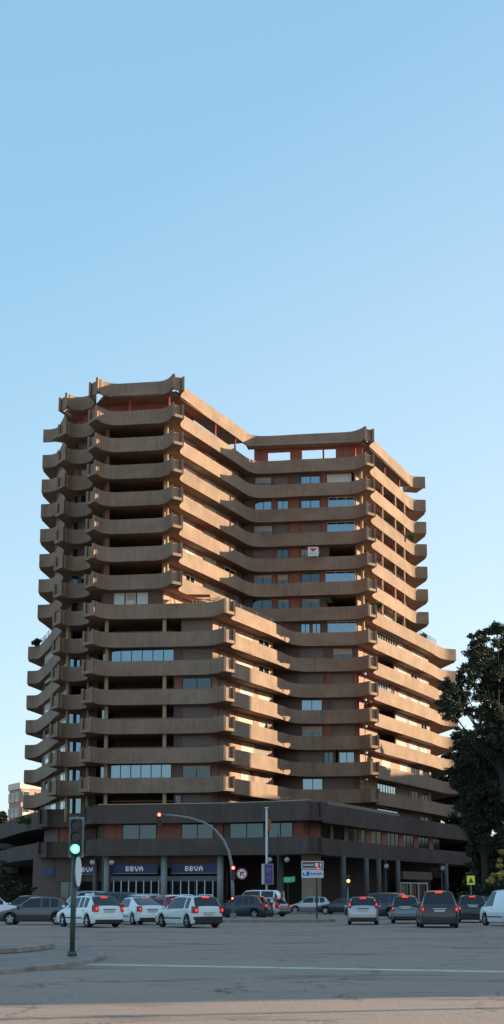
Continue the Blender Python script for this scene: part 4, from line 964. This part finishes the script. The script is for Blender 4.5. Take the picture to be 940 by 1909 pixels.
g = MB(); zc = v.z; g.add([(-.2,-.05,zc-.2),(.2,-.05,zc-.2),(0,-.05,zc+.22)],[[0,1,2]]); g.build('symbol', mat('dark_symbol',(0.04,0.06,0.08),0.6), e)
g = MB(); g.tube([(0,.03,0),(0,.03,zc+.3)],.04,8); g.build('pole', GMET, e)
# pedestrian railing along the pavement in front of the shops
def fence(x0, y0, x1, y1, label):
    e = empty('railing', (x0,y0,.15), atan2(y1-y0,x1-x0), label, 'railing'); l = hypot(x1-x0,y1-y0)
    for h in (.15,.95):
        g = MB(); g.tube([(0,0,h),(l,0,h)],.025,6); g.build('rail', DMET, e)
    n = int(l/1.6)
    for i in range(n+1): g = MB(); g.tube([(l*i/n,0,0),(l*i/n,0,1.0)],.03,6); g.build('post', DMET, e)
fence(-30,154.5,1,146.0,'long dark pedestrian railing in front of the bank shopfronts')

# ---------------------------------------------------------------- trees and plants
def leaves(mb, c, r, n, size, rng_, droop=0.5, shell=0.15):
    for _ in range(n):
        while True:
            d = Vector((rng_.gauss(0,1),rng_.gauss(0,1),rng_.gauss(0,1)))
            if d.length > .01: break
        d.normalize(); rad = shell+(1.06-shell)*rng_.random()**.6
        p = Vector((c[0]+d.x*r[0]*rad, c[1]+d.y*r[1]*rad, c[2]+d.z*r[2]*rad))
        a = Vector((rng_.gauss(0,1),rng_.gauss(0,1),rng_.gauss(0,.6)-droop)).normalized(); b = a.cross(Vector((rng_.gauss(0,1),rng_.gauss(0,1),rng_.gauss(0,1)))).normalized()
        L_ = size*(.6+.8*rng_.random()); w_ = L_*.34
        mb.add([p-b*w_*.5, p+a*L_*.5-b*w_, p+a*L_, p+a*L_*.5+b*w_], [[0,1,2,3]])
def tree(name, base, clumps, m, label, seed, dens=90, size=.42, trunk=.4, group=None, sub=7, droop=.5):
    """clumps: world centre + radii; each breaks into smaller twig masses with gaps"""
    rg = random.Random(seed); e = empty(name, base, 0, label, 'tree', group); B = Vector(base)
    cr_ = MB(); tr = MB(); zs = [c[2] for c, r in clumps]; topz = max(zs)-base[2]
    cx = sum(c[0] for c, r in clumps)/len(clumps)-B.x; cy = sum(c[1] for c, r in clumps)/len(clumps)-B.y
    tp = [(0,0,0),(cx*.1,cy*.1,topz*.25),(cx*.5,cy*.5,topz*.55),(cx,cy,topz*.9)]
    tr.tube(tp,[trunk,trunk*.8,trunk*.55,trunk*.15],8)
    for c, r in clumps:
        c = Vector(c)-B; f = min(.8,max(.15,(c.z-r[2])/topz*.7)); st = Vector((cx*f*f, cy*f*f, topz*f))
        tr.tube([st, st.lerp(c,.55)+Vector((0,0,-.4)), c],[trunk*.22,trunk*.15,.04],6)
        vol = (r[0]*r[1]*r[2])**(1/3); ns = max(4,int(sub*vol**1.3))
        for _ in range(ns):
            d = Vector((rg.gauss(0,1),rg.gauss(0,1),rg.gauss(0,1))).normalized(); rd = rg.random()**.45
            sc_ = c+Vector((d.x*r[0]*rd,d.y*r[1]*rd,d.z*r[2]*rd)); sr = vol*(.16+.30*rg.random())
            tr.tube([c.lerp(sc_,.1),sc_],[.05,.02],4,False)
            leaves(cr_, sc_, (sr,sr,sr*.75), int(2.6*dens*sr**2+24), size, rg, droop)
    cr_.build('crown', m, e); tr.build('trunk', BARK, e); return e
def cl(px, py, rx, ry, Y, dy=None):
    s = (Y*cos(TILT)+10)/FPX; v = at(px,py,Y); return ((v.x,v.y,v.z),(rx*s,(dy or (rx+ry)/2*s),ry*s))
T1 = [cl(848,1333,17,15,145),cl(872,1322,16,14,146),cl(905,1190,20,18,147),cl(940,1250,34,40,148),cl(890,1240,24,20,147),cl(858,1275,18,16,146),cl(928,1180,26,24,146),cl(893,1212,30,30,145),(cl(945,1222,30,36,149)),cl(876,1255,20,22,145),cl(912,1262,34,28,147),cl(940,1290,38,34,150),cl(843,1285,24,24,144),cl(836,1318,22,24,144),cl(862,1305,22,20,145),cl(938,1390,30,40,147),cl(900,1368,26,24,146),cl(905,1320,26,30,147),cl(828,1270,10,12,144),cl(925,1350,36,30,148)]
tree('eucalyptus_tree', (24.5,149,0.1), T1, LEAF, 'tallest dark tree at the right edge with ragged hanging foliage and sky gaps', 3, dens=260, size=.20, trunk=.4, sub=14)
T2 = [cl(856,1368,14,13,157),cl(940,1360,34,30,156),cl(862,1392,26,26,158),cl(900,1400,36,34,156),cl(935,1410,34,40,156),cl(852,1440,18,30,157),cl(880,1470,30,34,156),cl(925,1480,40,40,156),cl(872,1530,28,34,156),cl(915,1545,40,40,156),cl(950,1500,30,60,158),cl(868,1425,22,24,155)]
tree('evergreen_tree', (22.5,157,0.1), T2, LEAF2, 'dense dark evergreen below and behind the tallest tree', 4, dens=200, size=.24, trunk=.4, sub=9)
T3 = [cl(893,1600,22,34,160),cl(930,1610,40,40,160),cl(905,1650,32,28,158),cl(950,1650,40,30,160),cl(885,1570,18,24,162)]
tree('evergreen_tree', (24,161,0.1), T3, LEAF2, 'low dark evergreen beside the podium right end, above the parked cars', 5, dens=150, size=.33, trunk=.3)
T4 = [cl(860,1375,16,16,190),cl(872,1400,22,20,190),cl(848,1450,10,18,192)]
tree('background_tree', (26.5,192,0.1), T4+[cl(885,1440,22,50,192),cl(890,1530,22,50,192)], LEAF, 'olive topped tree peeping between the tall tree and the tower', 6, dens=80, size=.5, trunk=.3)
T6 = [cl(845,1440,30,40,236),cl(880,1430,34,40,236),cl(830,1500,30,50,236),cl(870,1510,36,50,236),cl(915,1470,34,60,236),cl(845,1570,40,40,236),cl(850,1610,26,26,232),cl(890,1590,34,40,232),cl(940,1600,34,40,232),cl(870,1650,36,24,230),cl(930,1655,40,24,230),cl(820,1655,30,18,230),cl(975,1600,30,50,232)]
tree('background_tree', (33,232,0.1), T6, LEAF2, 'dark broad tree far behind the podium right end', 16, dens=70, size=.5, trunk=.3, sub=8)
T7 = [cl(885,1655,16,26,134),cl(915,1668,22,18,134),cl(940,1660,24,24,134),cl(868,1675,12,12,134)]
tree('hedge_tree', (20,134,0.1), T7, LEAF2, 'clipped dark bush row directly above the cars at the right edge', 17, dens=110, size=.35, trunk=.15)
T5 = [cl(932,1610,7,13,118),cl(926,1632,14,13,118),cl(940,1628,10,16,119),cl(913,1640,9,9,118),cl(937,1590,5,8,118)]
tree('yellow_leaved_tree', (18.8,118.5,0), T5, LEAFY, 'small tree with yellow leaves above the white delivery van', 7, dens=120, size=.22, trunk=.09, sub=9)
tree('background_tree', (-47,265,0.1), [cl(3,1530,14,20,265),cl(-12,1550,18,30,265)], LEAF, 'dark feathery tree by the left edge below the distant pink block', 8, dens=70, size=.6, trunk=.3)
tree('street_tree', (-25.5,150,0.1), [cl(12,1650,24,26,150),cl(-15,1620,26,36,150),cl(45,1660,20,14,152)], LEAF2, 'dark low tree under the podium at the left edge', 9, dens=90, size=.4, trunk=.2)
def shrub(px, py, rx, ry, Y, m, label, seed, size=.22, group=None):
    c, r = cl(px,py,rx,ry,Y); rg = random.Random(seed); e = empty('shrub', (c[0],c[1],c[2]-r[2]), 0, label, 'shrub', group)
    g = MB(); 
    for _ in range(9):
        d = Vector((rg.uniform(-1,1)*r[0]*.7, rg.uniform(-.6,.6)*r[0], rg.uniform(.3,1.2)*r[2])); leaves(g, d, (r[0]*.38,r[0]*.38,r[2]*.4), 60, size, rg, -.1)
    g.build('foliage', m, e); s_ = MB()
    for _ in range(5): s_.tube([(0,0,-.2),(rg.uniform(-.6,.6)*r[0],0,r[2]*1.0)],.03,5)
    s_.build('stem', BARK, e)
shrub(50,1527,18,7,181,LEAFG,'bushy green plants on the left end of the podium terrace',1,.35)
shrub(135,1509,26,5,173.5,LEAFG,'low green plants trailing on the podium parapet above the left bay',2,.25)
shrub(67,1197,8,7,192,LEAF,'dark pot plant on the highest left terrace behind its railing',3,.3)
shrub(789,1186,8,6,207,LEAFG,'green plants on the right terrace below the upper balconies',4,.3)
shrub(706,1126,6,8,182.5,LEAFG,'green plant growing over the right front corner balcony below mid height',5,.25)
shrub(768,998,5,8,199,LEAFG,'small bush on a high balcony near the right end of the facade',6,.25)
shrub(612,1117,7,5,183,LEAFG,'plants in the open loggia on the front right wing',7,.22)
shrub(686,1312,8,16,181.8,mat('climber_red',(0.16,0.045,0.03),0.7),'reddish climber hanging at the right front corner of the middle floors',8,.25)

# ---------------------------------------------------------------- other buildings
def block(name, label, x0, x1, y0, y1, H, fl, m, wm, side, rows=True, rot=0, cat='building', nwx=6):
    e = empty(name, ((x0+x1)/2,(y0+y1)/2,0), rot, label, cat); hx_, hy_ = (x1-x0)/2, (y1-y0)/2
    g = MB(); g.box(-hx_,hx_,-hy_,hy_,0,H); g.build('wall', m, e)
    g = MB(); g.box(-hx_-.15,hx_+.15,-hy_-.15,hy_+.15,H,H+.9); g.build('roof_parapet', wm, e)
    n = 0
    for f in range(fl):
        z = 3.6+f*(H-4)/fl
        for s in side:
            for i in range(nwx):
                if n >= 98: break
                n += 1; g = MB(); t = (i+.5)/nwx*2-1; w2 = .28/nwx*2
                if s == 'w': g.box(-hx_-.03,-hx_+.05,(t-w2)*hy_,(t+w2)*hy_,z,z+1.5)
                if s == 's': g.box((t-w2)*hx_,(t+w2)*hx_,-hy_-.03,-hy_+.05,z,z+1.5)
                g.build('window', GMID, e)
    return e
BRK = mat('pink_brick',(0.48,0.27,0.22),0.85,var=(.6,.5,(0.28,0.17,0.14))); OCH = mat('ochre_render',(0.24,0.18,0.12),0.85,var=(.4,.5,(0.18,0.13,0.09))); WHB = mat('white_render',(0.62,0.56,0.48),0.8)
block('apartment_building','ochre residential block across the side street, just beyond the right edge',86,106,172,262,31.3,8,OCH,WHB,'w',nwx=12)
block('apartment_building','lower brick block along the street, well beyond the right edge',52,74,48.6,163,22.5,6,BRK,WHB,'w',nwx=14)
g = MB(); g.box(-2.4,2.4,-2.5,2.5,0,15); r_ = empty('shade_tower',(89,193.5,32.2),0,'unseen square tower added on the ochre block beyond the right edge to cast shade','tower'); g.build('wall', OCH, r_); g = MB(); g.box(-2.7,2.7,-2.8,2.8,15,15.4); g.build('roof', WHB, r_)  # tower added out of view to throw shade patches on the balcony bands
# distant block seen at the left
Y = 330.0; e = empty('distant_apartment_block', (-45.5,Y,0), 0, 'distant pink brick apartment block with white window bays at the left edge', 'building')
def rp(px, py): v = at(px,py,Y); return (v.x+45.5, v.z)
xl, xm_, xr = rp(7,1470)[0], rp(40,1470)[0], rp(86,1470)[0]; zt_, zr = rp(40,1449)[1], rp(84,1461)[1]
P4 = [(xl,8),(xm_,0),(xr,6),(xr+2,30),(xl+2,34)]
g = MB(); g.hexa(P4,0,zr-1); g.build('wall', BRK, e)
g = MB(); g.hexa([(a_*1.0+(-.25 if a_ < 0 else .25), b_-.25) for a_, b_ in P4],zr-.98,zr+.3); g.build('roof_parapet', WHB, e)
for f in range(7):
    z = zr-3.6-f*3.1
    for t0_, t1_ in ((.12,.28),(.42,.58),(.74,.90)):
        a_, b_ = lerp((xl,8),(xm_,0),t0_), lerp((xl,8),(xm_,0),t1_); g = MB(); g.seg(a_,b_,-.5,.1,z,z+1.9); w_ = g.build('bay', WHB, e); g = MB(); g.seg(lerp(a_,b_,.12),lerp(a_,b_,.88),-.54,-.52,z+.9,z+1.8); g.build('window', GMID, w_)
    for t0_, t1_ in ((.04,.26),(.52,.98)):
        a_, b_ = lerp((xm_,0),(xr,6),t0_), lerp((xm_,0),(xr,6),t1_); g = MB(); g.seg(a_,b_,-.3,.1,z,z+2.1); w_ = g.build('bay', WHB, e); g = MB(); g.seg(lerp(a_,b_,.05),lerp(a_,b_,.95),-.33,-.31,z+1.0,z+2.0); g.build('window', GMID, w_)
e = empty('low_block', (-48,232,0), 0, 'low dark concrete block continuing behind the podium at the left edge', 'building')
g = MB(); g.box(-30,20,0,12,0,8.6); g.build('wall', COREM, e)
for z in (8.0,4.6):
    g = MB(); g.box(-30,14.8,-1.2,-0.01,z,z+1.7); g.build('balcony_band', CONCD, e)


p_ = (31.0, 32.6); e = empty('shadow_post', (*p_,0), 0, 'unseen tall post added beyond the right edge to cast a thin shadow stripe', 'street lamp')  # post added out of view to lay a thin shadow across the road
g = MB(); g.tube([(0,0,0),(0,0,11)],[.16,.1],10); g.build('pole', GMET, e); g = MB(); g.tube([(0,0,11),(0,1.6,11.4)],.06,8); g.build('arm', GMET, e); g = MB(); g.box(-.15,.15,1.2,2.0,11.3,11.5); g.build('post_head', GMET, e)

e = empty('low_block', (34,264,0), 0, 'dark low block closing the view behind the colonnade at the right', 'building')
g = MB(); g.box(-16,40,0,12,0,10.5); g.build('wall', COREM, e)
for z in (6.5,2.8):
    for i in range(10): g = MB(); g.box(-14+i*4,-12+i*4,-.05,.02,z,z+1.4); g.build('window', GDARK, e)
